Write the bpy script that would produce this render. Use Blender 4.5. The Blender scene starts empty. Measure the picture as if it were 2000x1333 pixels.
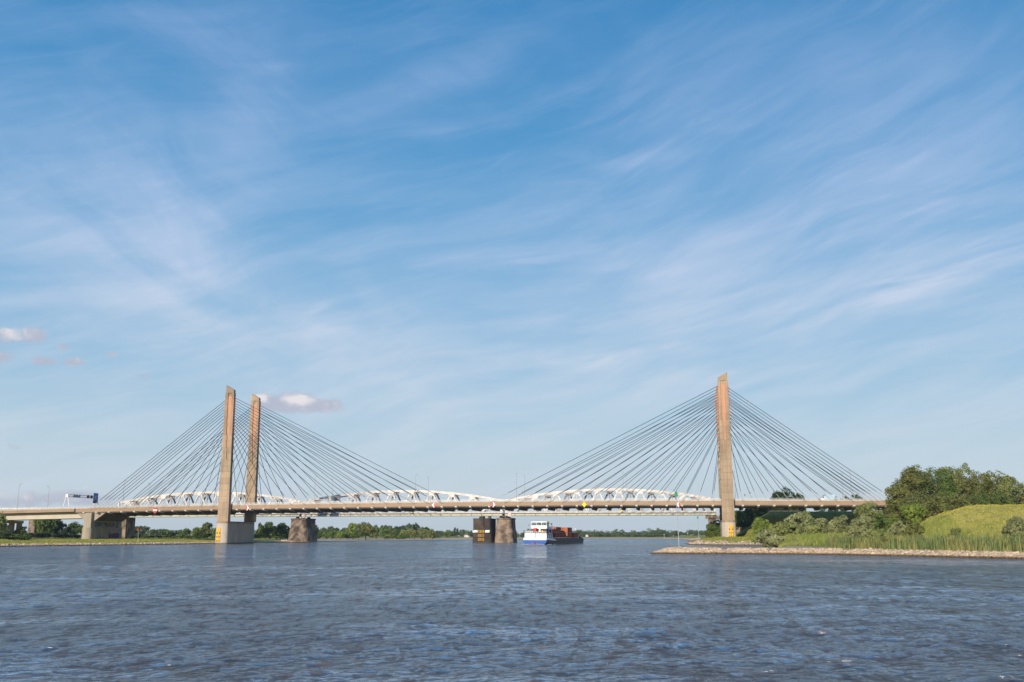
import bpy, math, random
import numpy as np
from mathutils import Vector, Matrix

random.seed(7)
R = math.radians
SC = bpy.context.scene
COL = SC.collection

# ------------------------------------------------------------------ camera
EYE = 4.2                                   # metres above the river
PITCH = math.atan(379.8 / 1950.0)
cam_data = bpy.data.cameras.new('camera')
cam_data.sensor_width = 36.0
cam_data.lens = 36.0 * 1950.0 / 2000.0
cam_data.clip_start = 0.5
cam_data.clip_end = 40000.0
cam = bpy.data.objects.new('camera', cam_data)
COL.objects.link(cam)
cam.location = (0.0, 0.0, EYE)
cam.rotation_euler = (math.pi / 2 + PITCH, 0.0, 0.0)
SC.camera = cam

# ------------------------------------------------------------------ light and exposure
SUN_EL = R(19.0)
SUN_AZ = R(203.0)                           # clockwise from +Y (the view direction)
SUN_DIR = Vector((math.sin(SUN_AZ) * math.cos(SUN_EL), math.cos(SUN_AZ) * math.cos(SUN_EL), math.sin(SUN_EL)))
sun_data = bpy.data.lights.new('sun', 'SUN')
sun_data.energy = 5.0
sun_data.angle = R(0.53)
sun_data.color = (1.0, 0.88, 0.72)
sun = bpy.data.objects.new('sun', sun_data)
COL.objects.link(sun)
sun.rotation_euler = SUN_DIR.to_track_quat('Z', 'Y').to_euler()
sun.location = (0, 0, 200)

SC.view_settings.view_transform = 'Standard'
SC.view_settings.look = 'None'
SC.view_settings.exposure = 0.0
SC.view_settings.gamma = 1.0
SC.view_settings.use_curve_mapping = False


class NB:
    """small helper that chains math nodes"""
    def __init__(self, nt):
        self.nt = nt

    def node(self, t, **kw):
        n = self.nt.nodes.new(t)
        for k, v in kw.items():
            setattr(n, k, v)
        return n

    def put(self, sock, v):
        if isinstance(v, bpy.types.NodeSocket):
            self.nt.links.new(v, sock)
        else:
            sock.default_value = v

    def m(self, op, a, b=None, c=None, clamp=False):
        n = self.node('ShaderNodeMath', operation=op)
        n.use_clamp = clamp
        self.put(n.inputs[0], a)
        if b is not None:
            self.put(n.inputs[1], b)
        if c is not None:
            self.put(n.inputs[2], c)
        return n.outputs[0]

    def noise(self, vec, scale, detail=4.0, rough=0.55, dist=0.0, out=0):
        n = self.node('ShaderNodeTexNoise')
        if vec is not None:
            self.nt.links.new(vec, n.inputs['Vector'])
        n.inputs['Scale'].default_value = scale
        n.inputs['Detail'].default_value = detail
        n.inputs['Roughness'].default_value = rough
        n.inputs['Distortion'].default_value = dist
        return n.outputs[out]

    def comb(self, x, y, z=0.0):
        n = self.node('ShaderNodeCombineXYZ')
        self.put(n.inputs[0], x)
        self.put(n.inputs[1], y)
        self.put(n.inputs[2], z)
        return n.outputs[0]

    def sep(self, v):
        n = self.node('ShaderNodeSeparateXYZ')
        self.nt.links.new(v, n.inputs[0])
        return n.outputs

    def mapr(self, v, a, b, c, d, smooth=True):
        n = self.node('ShaderNodeMapRange')
        n.interpolation_type = 'SMOOTHSTEP' if smooth else 'LINEAR'
        self.put(n.inputs[0], v)
        for i, q in enumerate((a, b, c, d)):
            self.put(n.inputs[1 + i], q)
        return n.outputs[0]

    def mix(self, f, a, b, blend='MIX'):
        n = self.node('ShaderNodeMix', data_type='RGBA', blend_type=blend)
        self.put(n.inputs[0], f)
        for s, v in ((n.inputs[6], a), (n.inputs[7], b)):
            if isinstance(v, bpy.types.NodeSocket):
                self.nt.links.new(v, s)
            else:
                s.default_value = (*v[:3], 1.0)
        return n.outputs[2]


def ray(px, py):
    """direction through a point of the 2000 x 1333 photograph: (x, z) per metre of distance along +Y"""
    v = 666.5 - py
    fwd = 1950.0 * math.cos(PITCH) - v * math.sin(PITCH)
    up = 1950.0 * math.sin(PITCH) + v * math.cos(PITCH)
    return (px - 1000.0) / fwd, up / fwd


def sky_angles(px, py):
    x, z = ray(px, py)
    return math.atan2(x, 1.0), math.atan2(z, math.hypot(x, 1.0))


# ------------------------------------------------------------------ sky
world = bpy.data.worlds.new('World')
SC.world = world
world.use_nodes = True
wt = world.node_tree
wt.nodes.clear()
w = NB(wt)
tc = w.node('ShaderNodeTexCoord').outputs['Generated']
dx, dy, dz = w.sep(tc)
az = w.m('ARCTAN2', dx, dy)
el = w.m('ARCSINE', w.m('MINIMUM', w.m('MAXIMUM', dz, -1.0), 1.0))
sky = w.node('ShaderNodeTexSky')
sky.sky_type = 'NISHITA'
sky.sun_disc = False
sky.sun_elevation = SUN_EL
sky.sun_rotation = SUN_AZ
sky.altitude = 0.0
sky.air_density = 1.0
sky.dust_density = 0.6
sky.ozone_density = 1.6

# warped sky coordinates, so that no streak is a clean ellipse
wa = w.noise(w.comb(w.m('MULTIPLY', az, 3.0), w.m('MULTIPLY', el, 4.0), 3.1), 1.2, 2, 0.5)
wb = w.noise(w.comb(w.m('MULTIPLY', az, 3.0), w.m('MULTIPLY', el, 4.0), 11.7), 1.2, 2, 0.5)
azw = w.m('ADD', az, w.m('MULTIPLY', w.m('SUBTRACT', wa, 0.5), 0.09))
elw = w.m('ADD', el, w.m('MULTIPLY', w.m('SUBTRACT', wb, 0.5), 0.07))


def fibres(angle_deg, f_along, f_across, seed, detail=5, rough=0.55, dist=0.25):
    c, s = math.cos(R(angle_deg)), math.sin(R(angle_deg))
    u = w.m('ADD', w.m('MULTIPLY', azw, c), w.m('MULTIPLY', elw, s))
    v = w.m('SUBTRACT', w.m('MULTIPLY', elw, c), w.m('MULTIPLY', azw, s))
    return w.noise(w.comb(w.m('MULTIPLY', u, f_along), w.m('MULTIPLY', v, f_across), seed), 1.0, detail, rough, dist)


def blob(x0, y0, x1, y1, wid, k, warp=True):
    """gaussian streak between two points of the sky"""
    a0, e0 = sky_angles(x0, y0)
    a1, e1 = sky_angles(x1, y1)
    ca, ce = (a0 + a1) / 2, (e0 + e1) / 2
    L = max(math.hypot(a1 - a0, e1 - e0) / 2, 1e-4)
    c, s = (a1 - a0) / 2 / L, (e1 - e0) / 2 / L
    W = wid / 2100.0
    A, E = (azw, elw) if warp else (az, el)
    da = w.m('SUBTRACT', A, ca)
    de = w.m('SUBTRACT', E, ce)
    u = w.m('MULTIPLY', w.m('ADD', w.m('MULTIPLY', da, c), w.m('MULTIPLY', de, s)), 1.0 / L)
    v = w.m('MULTIPLY', w.m('SUBTRACT', w.m('MULTIPLY', de, c), w.m('MULTIPLY', da, s)), 1.0 / W)
    q = w.m('ADD', w.m('POWER', w.m('ABSOLUTE', u), 2.6), w.m('MULTIPLY', v, v))
    return w.m('MULTIPLY', w.m('EXPONENT', w.m('MULTIPLY', q, -1.0)), k)


def total(lst):
    t = lst[0]
    for q in lst[1:]:
        t = w.m('ADD', t, q)
    return t


fa = fibres(27, 4.5, 26.0, 1.0, 7, 0.6, 0.35)
fb = fibres(13, 5.0, 34.0, 5.0, 6, 0.6, 0.3)
fc = fibres(-28, 5.0, 17.0, 9.0, 7, 0.6, 0.5)
fd = w.noise(w.comb(w.m('MULTIPLY', azw, 5.0), w.m('MULTIPLY', elw, 7.0), 2.0), 1.0, 5, 0.55, 0.5)
# broad veils of cirrus (where they lie) ...
veil_b = total([
    blob(-100, 300, 420, 470, 190, 0.55), blob(230, 560, 900, 690, 130, 0.62),
    blob(200, 380, 470, 560, 110, 0.35), blob(560, 60, 420, 420, 120, 0.40),
    blob(150, 20, 450, 60, 60, 0.30), blob(640, 230, 980, 90, 40, 0.42),
])
veil_a = total([
    blob(1150, 560, 2150, 230, 170, 0.50), blob(1250, 300, 2000, 60, 120, 0.32),
    blob(1180, 140, 1500, 60, 60, 0.30), blob(1000, 600, 2100, 560, 130, 0.45),
    blob(950, 420, 1500, 420, 120, 0.22), blob(800, 500, 1150, 400, 60, 0.18),
])
# ... and single bright streaks
lines = total([
    blob(1670, 600, 2030, 430, 34, 0.95), blob(930, 712, 1320, 672, 16, 0.75),
    blob(720, 262, 1000, 236, 14, 0.42), blob(1140, 300, 1360, 292, 16, 0.38),
    blob(600, 640, 670, 605, 10, 0.55), blob(480, 130, 570, 108, 12, 0.35),
    blob(560, 672, 690, 662, 14, 0.55), blob(980, 528, 1100, 494, 8, 0.5),
    blob(900, 700, 1700, 560, 26, 0.30), blob(1190, 770, 1700, 600, 40, 0.3),
    blob(640, 720, 830, 760, 16, 0.3), blob(780, 800, 900, 795, 14, 0.25),
])
def shape(f, lo, hi):
    return w.mapr(f, lo, hi, 0.0, 1.0)
cir = w.m('ADD', w.m('MULTIPLY', veil_a, w.m('ADD', 0.36, w.m('MULTIPLY', shape(fa, 0.26, 0.78), 0.80))),
          w.m('MULTIPLY', veil_b, w.m('ADD', 0.42, w.m('MULTIPLY', shape(fc, 0.32, 0.72), 0.85))))
cir = w.m('ADD', cir, w.m('MULTIPLY', lines, w.m('ADD', 0.15, w.m('MULTIPLY', shape(fb, 0.28, 0.68), 0.85))))
# thin fibres over the whole sky, thicker towards the horizon
low = w.mapr(el, R(26.0), R(3.0), 0.0, 1.0)
thin = w.m('MULTIPLY', shape(fb, 0.32, 0.76), w.m('ADD', 0.10, w.m('MULTIPLY', low, 0.42)))
thin = w.m('ADD', thin, w.m('MULTIPLY', shape(fd, 0.35, 0.8), 0.12))
hz = w.m('MULTIPLY', w.m('POWER', w.mapr(el, R(25.0), R(1.0), 0.0, 1.0, False), 1.7), 0.22)
ff = fibres(22, 7.0, 70.0, 21.0, 6, 0.65, 0.6)
fg = w.noise(w.comb(w.m('MULTIPLY', az, 2.2), w.m('MULTIPLY', el, 5.0), 8.0), 1.0, 3, 0.5)
fine = w.m('MULTIPLY', w.m('MULTIPLY', shape(ff, 0.45, 0.80), shape(fg, 0.38, 0.62)), 0.19)
dens = w.m('ADD', w.m('ADD', w.m('ADD', w.m('MULTIPLY', cir, 0.55), thin), fine), hz)
dens = w.m('MINIMUM', dens, 0.94)

ramp = w.node('ShaderNodeValToRGB')
ramp.color_ramp.interpolation = 'B_SPLINE'
stops = [(0.0, (0.610, 0.690, 0.730)), (0.055, (0.460, 0.625, 0.745)), (0.11, (0.255, 0.505, 0.745)), (0.19, (0.115, 0.380, 0.680)),
         (0.28, (0.045, 0.275, 0.590)), (0.40, (0.022, 0.212, 0.515)), (0.60, (0.022, 0.160, 0.450)), (1.0, (0.020, 0.12, 0.37))]
cr = ramp.color_ramp
while len(cr.elements) < len(stops):
    cr.elements.new(0.5)
for e_, (q_, c_) in zip(cr.elements, stops):
    e_.position = q_
    e_.color = (*c_, 1)
wt.links.new(w.mapr(el, 0.0, math.pi / 2, 0.0, 1.0, False), ramp.inputs[0])
grad = w.mix(1.0, ramp.outputs[0], (10.0, 10.0, 10.0), 'MULTIPLY')
clear = w.mix(0.88, sky.outputs[0], grad)
tint = w.mix(low, (4.9, 6.0, 8.6), (6.2, 7.1, 8.1))
base = w.mix(dens, clear, tint)

# small fair-weather clouds low over the horizon
cn = w.noise(w.comb(w.m('MULTIPLY', az, 60.0), w.m('MULTIPLY', el, 85.0), 4.0), 1.0, 6, 0.62, 0.3)
cn2 = w.noise(w.comb(w.m('MULTIPLY', az, 30.0), w.m('MULTIPLY', el, 60.0), 14.0), 1.0, 5, 0.6, 0.2)
cum = total([
    blob(500, 790, 668, 792, 15, 1.15, False), blob(540, 780, 612, 780, 17, 0.95, False), blob(485, 775, 535, 780, 12, 0.6, False),
    blob(-20, 656, 40, 657, 15, 0.75, False), blob(40, 654, 92, 656, 17, 0.95, False), blob(-30, 695, 26, 697, 15, 0.9, False),
    blob(62, 704, 108, 706, 11, 0.85, False), blob(120, 706, 168, 708, 9, 0.8, False), blob(205, 694, 232, 694, 8, 0.55, False),
    blob(110, 678, 140, 679, 9, 0.5, False), blob(260, 735, 300, 738, 7, 0.45, False), blob(5, 872, 45, 874, 7, 0.4, False),
    blob(-60, 975, 240, 978, 20, 0.60, False), blob(120, 960, 200, 968, 12, 0.4, False),
])
cmask = w.mapr(w.m('ADD', cum, w.m('MULTIPLY', w.m('SUBTRACT', cn, 0.5), 1.7)), 0.10, 0.80, 0.0, 1.0)
cmask = w.m('MULTIPLY', cmask, w.mapr(cum, 0.05, 0.35, 0.0, 1.0))
lit = total([blob(545, 779, 612, 778, 12, 1.0, False), blob(490, 775, 530, 778, 11, 0.8, False), blob(-20, 650, 92, 648, 13, 0.45, False),
             blob(-20, 688, 20, 690, 10, 0.5, False), blob(62, 700, 105, 700, 8, 0.25, False), blob(122, 701, 165, 702, 7, 0.2, False),
             blob(130, 950, 200, 955, 10, 0.6, False), blob(-20, 965, 60, 968, 9, 0.5, False)])
ccol = w.mix(w.mapr(w.m('ADD', lit, w.m('ADD', w.m('MULTIPLY', w.m('SUBTRACT', cn2, 0.5), 1.4), w.m('MULTIPLY', w.m('SUBTRACT', cn, 0.5), 1.6))), 0.0, 0.95, 0.0, 1.0), (4.7, 4.9, 6.0), (8.8, 8.2, 8.2))
base = w.mix(w.m('MULTIPLY', cmask, 0.82), base, ccol)

bg = w.node('ShaderNodeBackground')
bg.inputs['Strength'].default_value = 0.1
wt.links.new(base, bg.inputs['Color'])
wo = w.node('ShaderNodeOutputWorld')
wt.links.new(bg.outputs[0], wo.inputs[0])

# ------------------------------------------------------------------ helpers
rng = np.random.default_rng(11)


def mat(name, c1, c2=None, scale=0.5, rough=0.8, stretch=(1, 1, 1), bump=0.0, bscale=None, metal=0.0,
        per_object=0.0, island=0.0, translucent=0.0, detail=5.0, lo=0.35, hi=0.65, spec=0.3, object_space=False):
    m = bpy.data.materials.new(name)
    m.use_nodes = True
    nt = m.node_tree
    b = NB(nt)
    p = nt.nodes['Principled BSDF']
    p.inputs['Roughness'].default_value = rough
    p.inputs['Metallic'].default_value = metal
    p.inputs['Specular IOR Level'].default_value = spec
    if object_space:
        pos = b.node('ShaderNodeTexCoord').outputs['Object']
    else:
        pos = b.node('ShaderNodeNewGeometry').outputs['Position']
    mp = b.node('ShaderNodeMapping')
    mp.inputs['Scale'].default_value = stretch
    nt.links.new(pos, mp.inputs[0])
    if c2 is None:
        c2 = tuple(v * 0.82 for v in c1)
    f = b.mapr(b.noise(mp.outputs[0], scale, detail, 0.6), lo, hi, 0.0, 1.0)
    col = b.mix(f, c1, c2)
    val = None
    if per_object:
        r = b.node('ShaderNodeObjectInfo').outputs['Random']
        val = b.m('ADD', 1.0 - per_object, b.m('MULTIPLY', r, 2 * per_object))
    if island:
        r = b.node('ShaderNodeNewGeometry').outputs['Random Per Island']
        v2 = b.m('ADD', 1.0 - island, b.m('MULTIPLY', r, 2 * island))
        val = v2 if val is None else b.m('MULTIPLY', val, v2)
    if val is not None:
        col = b.mix(1.0, col, b.comb(val, val, val), 'MULTIPLY')
    nt.links.new(col, p.inputs['Base Color'])
    if bump:
        bn = b.node('ShaderNodeBump')
        bn.inputs['Strength'].default_value = bump
        bn.inputs['Distance'].default_value = 0.1
        nt.links.new(b.noise(mp.outputs[0], bscale or scale * 6, 4, 0.6), bn.inputs['Height'])
        nt.links.new(bn.outputs[0], p.inputs['Normal'])
    if translucent:
        tr = b.node('ShaderNodeBsdfTranslucent')
        nt.links.new(col, tr.inputs[0])
        mx = b.node('ShaderNodeMixShader')
        mx.inputs[0].default_value = translucent
        nt.links.new(p.outputs[0], mx.inputs[1])
        nt.links.new(tr.outputs[0], mx.inputs[2])
        nt.links.new(mx.outputs[0], nt.nodes['Material Output'].inputs[0])
    return m


class MB:
    """collects geometry and links it as one mesh object"""
    def __init__(self):
        self.v, self.f, self.mi = [], [], []

    def add(self, vs, fs, mi=0):
        o = len(self.v)
        self.v += [tuple(q) for q in vs]
        self.f += [tuple(i + o for i in f) for f in fs]
        self.mi += [mi] * len(fs)

    def box(self, x0, x1, y0, y1, z0, z1, mi=0):
        self.add([(x0, y0, z0), (x1, y0, z0), (x1, y1, z0), (x0, y1, z0), (x0, y0, z1), (x1, y0, z1), (x1, y1, z1), (x0, y1, z1)],
                 [(0, 3, 2, 1), (4, 5, 6, 7), (0, 1, 5, 4), (1, 2, 6, 5), (2, 3, 7, 6), (3, 0, 4, 7)], mi)

    def loft(self, rings, mi=0, caps=True):
        """rings: equally long closed loops of points"""
        n = len(rings[0])
        vs = [p for r in rings for p in r]
        fs = []
        for k in range(len(rings) - 1):
            for i in range(n):
                j = (i + 1) % n
                fs.append((k * n + i, k * n + j, (k + 1) * n + j, (k + 1) * n + i))
        if caps:
            fs.append(tuple(reversed(range(n))))
            fs.append(tuple((len(rings) - 1) * n + i for i in range(n)))
        self.add(vs, fs, mi)

    def prism_y(self, poly, y0, y1, mi=0):
        """polygon in (x, z) pushed along y"""
        self.loft([[(x, y0, z) for x, z in poly], [(x, y1, z) for x, z in poly]], mi)

    def prism_x(self, poly, x0, x1, mi=0):
        self.loft([[(x0, y, z) for y, z in poly], [(x1, y, z) for y, z in poly]], mi)

    def prism_z(self, poly, z0, z1, mi=0):
        self.loft([[(x, y, z0) for x, y in poly], [(x, y, z1) for x, y in poly]], mi)

    def tube(self, p, q, r0, r1=None, n=6, mi=0, caps=True):
        p, q = Vector(p), Vector(q)
        r1 = r0 if r1 is None else r1
        d = (q - p).normalized()
        a = d.cross(Vector((0, 0, 1)) if abs(d.z) < 0.95 else Vector((1, 0, 0))).normalized()
        b = d.cross(a)
        r = []
        for c, rr in ((p, r0), (q, r1)):
            r.append([c + (a * math.cos(t) + b * math.sin(t)) * rr for t in [2 * math.pi * i / n for i in range(n)]])
        self.loft(r, mi, caps)

    def beam(self, p, q, wid, dep, mi=0, side=Vector((0, 1, 0))):
        """rectangular bar; wid lies in the x-z plane across the bar, dep along side"""
        p, q = Vector(p), Vector(q)
        d = (q - p).normalized()
        s = (side - d * side.dot(d)).normalized()
        t = d.cross(s)
        r = []
        for c in (p, q):
            r.append([c + s * dep / 2 * a + t * wid / 2 * b for a, b in ((-1, -1), (1, -1), (1, 1), (-1, 1))])
        self.loft(r, mi)

    def build(self, name, mats, parent=None, loc=(0, 0, 0), smooth=False):
        me = bpy.data.meshes.new(name)
        me.from_pydata(self.v, [], self.f)
        if not isinstance(mats, (list, tuple)):
            mats = [mats]
        for m in mats:
            me.materials.append(m)
        if len(mats) > 1:
            me.polygons.foreach_set('material_index', self.mi)
        if smooth:
            me.polygons.foreach_set('use_smooth', [True] * len(me.polygons))
        me.update()
        return link(name, me, parent, loc)


def link(name, me, parent=None, loc=(0, 0, 0), rz=0.0, scale=None):
    o = bpy.data.objects.new(name, me)
    COL.objects.link(o)
    o.parent = parent
    o.location = loc
    if rz:
        o.rotation_euler = (0, 0, rz)
    if scale:
        o.scale = scale
    return o


def tag(o, label=None, cat=None, group=None, kind=None):
    if label:
        o['label'] = label
    if cat:
        o['category'] = cat
    if group:
        o['group'] = group
    if kind:
        o['kind'] = kind
    return o


def empty(name, loc=(0, 0, 0), rz=0.0, label=None, cat=None, group=None):
    o = bpy.data.objects.new(name, None)
    COL.objects.link(o)
    o.location = loc
    o.rotation_euler = (0, 0, rz)
    o.empty_display_size = 0.5
    return tag(o, label, cat, group)


def copy_tree(o, parent=None):
    c = o.copy()
    COL.objects.link(c)
    c.parent = parent
    for ch in list(o.children):
        copy_tree(ch, c)
    return c


def np_mesh(name, verts, quads, mats, tri=False):
    me = bpy.data.meshes.new(name)
    verts = np.asarray(verts, dtype=np.float32).reshape(-1, 3)
    quads = np.asarray(quads, dtype=np.int32)
    k = quads.shape[1]
    me.vertices.add(len(verts))
    me.vertices.foreach_set('co', verts.ravel())
    me.loops.add(quads.size)
    me.loops.foreach_set('vertex_index', quads.ravel())
    me.polygons.add(len(quads))
    me.polygons.foreach_set('loop_start', np.arange(0, quads.size, k, dtype=np.int32))
    me.update(calc_edges=True)
    for m in (mats if isinstance(mats, (list, tuple)) else [mats]):
        me.materials.append(m)
    return me


def grid_quads(nr, nc):
    i = np.arange(nr - 1)[:, None] * nc + np.arange(nc - 1)[None, :]
    return np.stack([i, i + 1, i + nc + 1, i + nc], axis=-1).reshape(-1, 4)


# ------------------------------------------------------------------ where things stand
AL = R(9.7)                                   # bearing of the bridge's normal
DB = 493.0                                    # metres from the camera to the near cable plane
FOOT = Vector((DB * math.sin(AL), DB * math.cos(AL), 0.0))
UX = Vector((math.cos(AL), -math.sin(AL), 0.0))   # along the bridges, to the right
WY = Vector((math.sin(AL), math.cos(AL), 0.0))    # across the bridges, away from the camera


def B(u, w_, z=0.0):
    return FOOT + UX * u + WY * w_ + Vector((0, 0, z))


def u_at(px, w_):
    """bridge coordinate u of the point of the plane w seen at photograph column px (level of the horizon)"""
    a = math.atan((px - 1000.0) / 1986.6)
    return -(DB + w_) * math.tan(AL - a)


def P(px, Y, z=0.0):
    """point at distance Y and height z in photograph column px"""
    x = 0.0
    py = 1046.3 - (z - EYE) * 1986.6 / Y
    return Vector((ray(px, py)[0] * Y, Y, z))


def z_at(py, Y):
    return EYE + ray(1000, py)[1] * Y


# ------------------------------------------------------------------ land
def shore(px, py):
    """where a waterline seen at (px, py) lies on the river's surface"""
    x, z = ray(px, py)
    Y = EYE / -z
    return (x * Y, Y)


left_shore = [shore(-420, 1076), shore(-150, 1070.5), shore(0, 1068.3), shore(120, 1066.7), shore(240, 1065.2), shore(340, 1063.8), shore(418, 1062.6),
              shore(470, 1061.7), shore(505, 1060.9), shore(560, 1060.2), shore(598, 1059.6), shore(612, 1059.0), shore(650, 1058.2), shore(690, 1057.5),
              shore(760, 1056.7), shore(850, 1056.0), shore(940, 1055.2), shore(1000, 1054.4)]
right_far = [shore(1140, 1053.2), shore(1200, 1053.4), shore(1260, 1053.3), shore(1300, 1053.8), shore(1330, 1054.6), shore(1346, 1056.0), shore(1349, 1058.0),
             shore(1344, 1060.4), shore(1339, 1062.2), shore(1346, 1064.2), shore(1400, 1065.0), shore(1480, 1065.4), shore(1560, 1066.0), shore(1640, 1066.6)]
groyne = [(70.5, 276.0), (60.0, 262.0), (48.0, 256.0), (39.0, 251.0), (34.5, 246.0), (32.2, 238.5), shore(1276, 1082.0), shore(1330, 1082.6),
          shore(1420, 1082.6), shore(1500, 1083.0), shore(1580, 1083.7), shore(1650, 1084.6), shore(1720, 1085.8), shore(1800, 1087.6), shore(1880, 1089.4), shore(2000, 1092.2),
          shore(2150, 1096.0), shore(2400, 1104.0), shore(2900, 1120.0)]
far_poly = left_shore + right_far + [(340.0, 470.0), (900.0, 520.0), (9000.0, 2500.0), (14000.0, 16000.0), (-14000.0, 16000.0), (-9000.0, 2500.0), (-900.0, 300.0)]
near_poly = groyne + [(900.0, 150.0), (900.0, 620.0), (300.0, 620.0), (150.0, 440.0), (112.0, 425.0), (92.0, 352.0), (77.0, 300.0)]


def poly_dist(X, Y, poly):
    """signed distance (positive inside)"""
    inside = np.zeros(X.shape, bool)
    d2 = np.full(X.shape, 1e18)
    n = len(poly)
    for i in range(n):
        x0, y0 = poly[i]
        x1, y1 = poly[(i + 1) % n]
        ex, ey = x1 - x0, y1 - y0
        t = np.clip(((X - x0) * ex + (Y - y0) * ey) / (ex * ex + ey * ey), 0, 1)
        qx, qy = X - (x0 + t * ex), Y - (y0 + t * ey)
        d2 = np.minimum(d2, qx * qx + qy * qy)
        c = ((y0 > Y) != (y1 > Y))
        with np.errstate(divide='ignore', invalid='ignore'):
            xi = x0 + (Y - y0) * ex / (ey if ey != 0 else 1e-9)
        inside ^= c & (X < xi)
    return np.where(inside, 1, -1) * np.sqrt(d2)


def vnoise(X, Y, s, seed):
    r = np.random.default_rng(seed)
    t = np.zeros(np.shape(X))
    for k in range(7):
        a = r.uniform(0, 2 * np.pi)
        f = 2 * np.pi / s * r.uniform(0.5, 1.8)
        t = t + np.sin((X * np.cos(a) + Y * np.sin(a)) * f + r.uniform(0, 7))
    return t / 7.0 * 1.6


def sstep(v, a, b):
    t = np.clip((v - a) / (b - a), 0, 1)
    return t * t * (3 - 2 * t)


def bridge_uw(X, Y):
    rx, ry = X - FOOT.x, Y - FOOT.y
    return rx * UX.x + ry * UX.y, rx * WY.x + ry * WY.y


mound_poly = [(147.0, 318.0), (155.0, 345.0), (184.0, 392.0), (420.0, 420.0), (900.0, 420.0), (900.0, 300.0), (420.0, 300.0), (250.0, 312.0), (170.0, 319.0)]


def land_height(X, Y):
    X, Y = np.asarray(X, float), np.asarray(Y, float)
    wob = vnoise(X, Y, 9.0, 3) * 0.35
    d1 = poly_dist(X, Y, far_poly) + wob * np.clip(Y / 500.0, 0.4, 3)
    d2 = poly_dist(X, Y, near_poly) + wob * 0.6
    h1 = np.where(d1 < 0, d1 * 0.25, np.where(d1 < 3.0, d1 * 0.28, 0.84 + np.clip((d1 - 3) * 0.035, 0, 1.1) + np.clip((d1 - 40) * 0.006, 0, 0.9)))
    h1 = np.where((Y > 700) & (d1 > 0), np.minimum(d1 * 0.05, 0.4 + d1 * 0.013).clip(0, 1.7) + np.clip((d1 - 110) * 0.004, 0, 0.5), h1)
    h2 = np.where(d2 < 0, d2 * 0.3, np.where(d2 < 3.6, d2 * 0.30, 1.08 + np.clip((d2 - 3.6) * 0.012, 0, 0.5)))
    # rising ground behind the first groyne
    h2 = h2 + np.where(d2 > 0, sstep(Y + 0.25 * (X - 90), 268, 330) * 2.6 * sstep(X, 66, 92), 0)
    # the grassy dike on the right
    dm = poly_dist(X, Y, mound_poly) + vnoise(X, Y, 40.0, 8) * 2.2 + vnoise(X, Y, 11.0, 18) * 0.9
    h2 = h2 + np.where(d2 > 0, np.clip(sstep(dm, -27, 3), 0, 1) * (9.6 + 0.35 * vnoise(X, Y, 40, 9) + 0.12 * vnoise(X, Y, 7, 19)) * sstep(d2, 6, 22), 0)
    h1 = np.where(d1 > 0, h1 + 0.12 * vnoise(X, Y, 25.0, 5), h1)
    h = np.maximum(np.maximum(h1, h2), -1.5)
    # ground under the right-hand pylon and the embankment carrying the road beyond it
    u, w_ = bridge_uw(X, Y)
    base = np.maximum(h, np.where(d1 > 0, np.minimum(d1 * 0.25, 3.2) * sstep(u, -40, 10) * sstep(w_, -60, -25), -5))
    ramp = sstep(w_ + 0.9 * np.clip(34 - u, 0, 200), 15, 40) * sstep(u, 22, 46)
    emb = 3.0 + 13.2 * ramp * (1 - 0.6 * sstep(w_, 70, 110))
    h = np.where((u > 15) & (w_ > 10) & (d1 > 0), np.maximum(base, emb), base)
    # low dike carrying the railway on the far left and right
    return h


def ground_z(x, y):
    return float(land_height(np.array([x]), np.array([y]))[0])


# ground sheet
rows = [170.0]
while rows[-1] < 1500:
    rows.append(rows[-1] * 1.0052)
while rows[-1] < 6000:
    rows.append(rows[-1] * 1.05)
rows = np.array(rows)
cols = np.tan(np.radians(np.linspace(-42, 42, 560)))
GX = rows[:, None] * cols[None, :]
GY = np.repeat(rows[:, None], len(cols), 1)
GZ = land_height(GX, GY)

gm = bpy.data.materials.new('ground')
gm.use_nodes = True
nt = gm.node_tree
b = NB(nt)
p = nt.nodes['Principled BSDF']
p.inputs['Roughness'].default_value = 0.95
p.inputs['Specular IOR Level'].default_value = 0.15
pos = b.node('ShaderNodeNewGeometry').outputs['Position']
nx, ny, nz = b.sep(pos)
n1 = b.noise(pos, 0.035, 5, 0.6)
n2 = b.noise(pos, 0.35, 5, 0.65)
n3 = b.noise(pos, 1.6, 4, 0.7)
grass = b.mix(b.mapr(n1, 0.35, 0.65, 0, 1), (0.260, 0.265, 0.058), (0.380, 0.335, 0.095))
grass = b.mix(b.mapr(n2, 0.40, 0.68, 0, 0.75), grass, (0.150, 0.175, 0.036))
grass = b.mix(b.mapr(n3, 0.5, 0.75, 0, 0.45), grass, (0.370, 0.305, 0.120))
sand = b.mix(b.mapr(n2, 0.35, 0.7, 0, 1), (0.64, 0.51, 0.37), (0.48, 0.375, 0.265))
sand = b.mix(b.mapr(n3, 0.45, 0.7, 0, 0.6), sand, (0.33, 0.255, 0.18))
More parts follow.
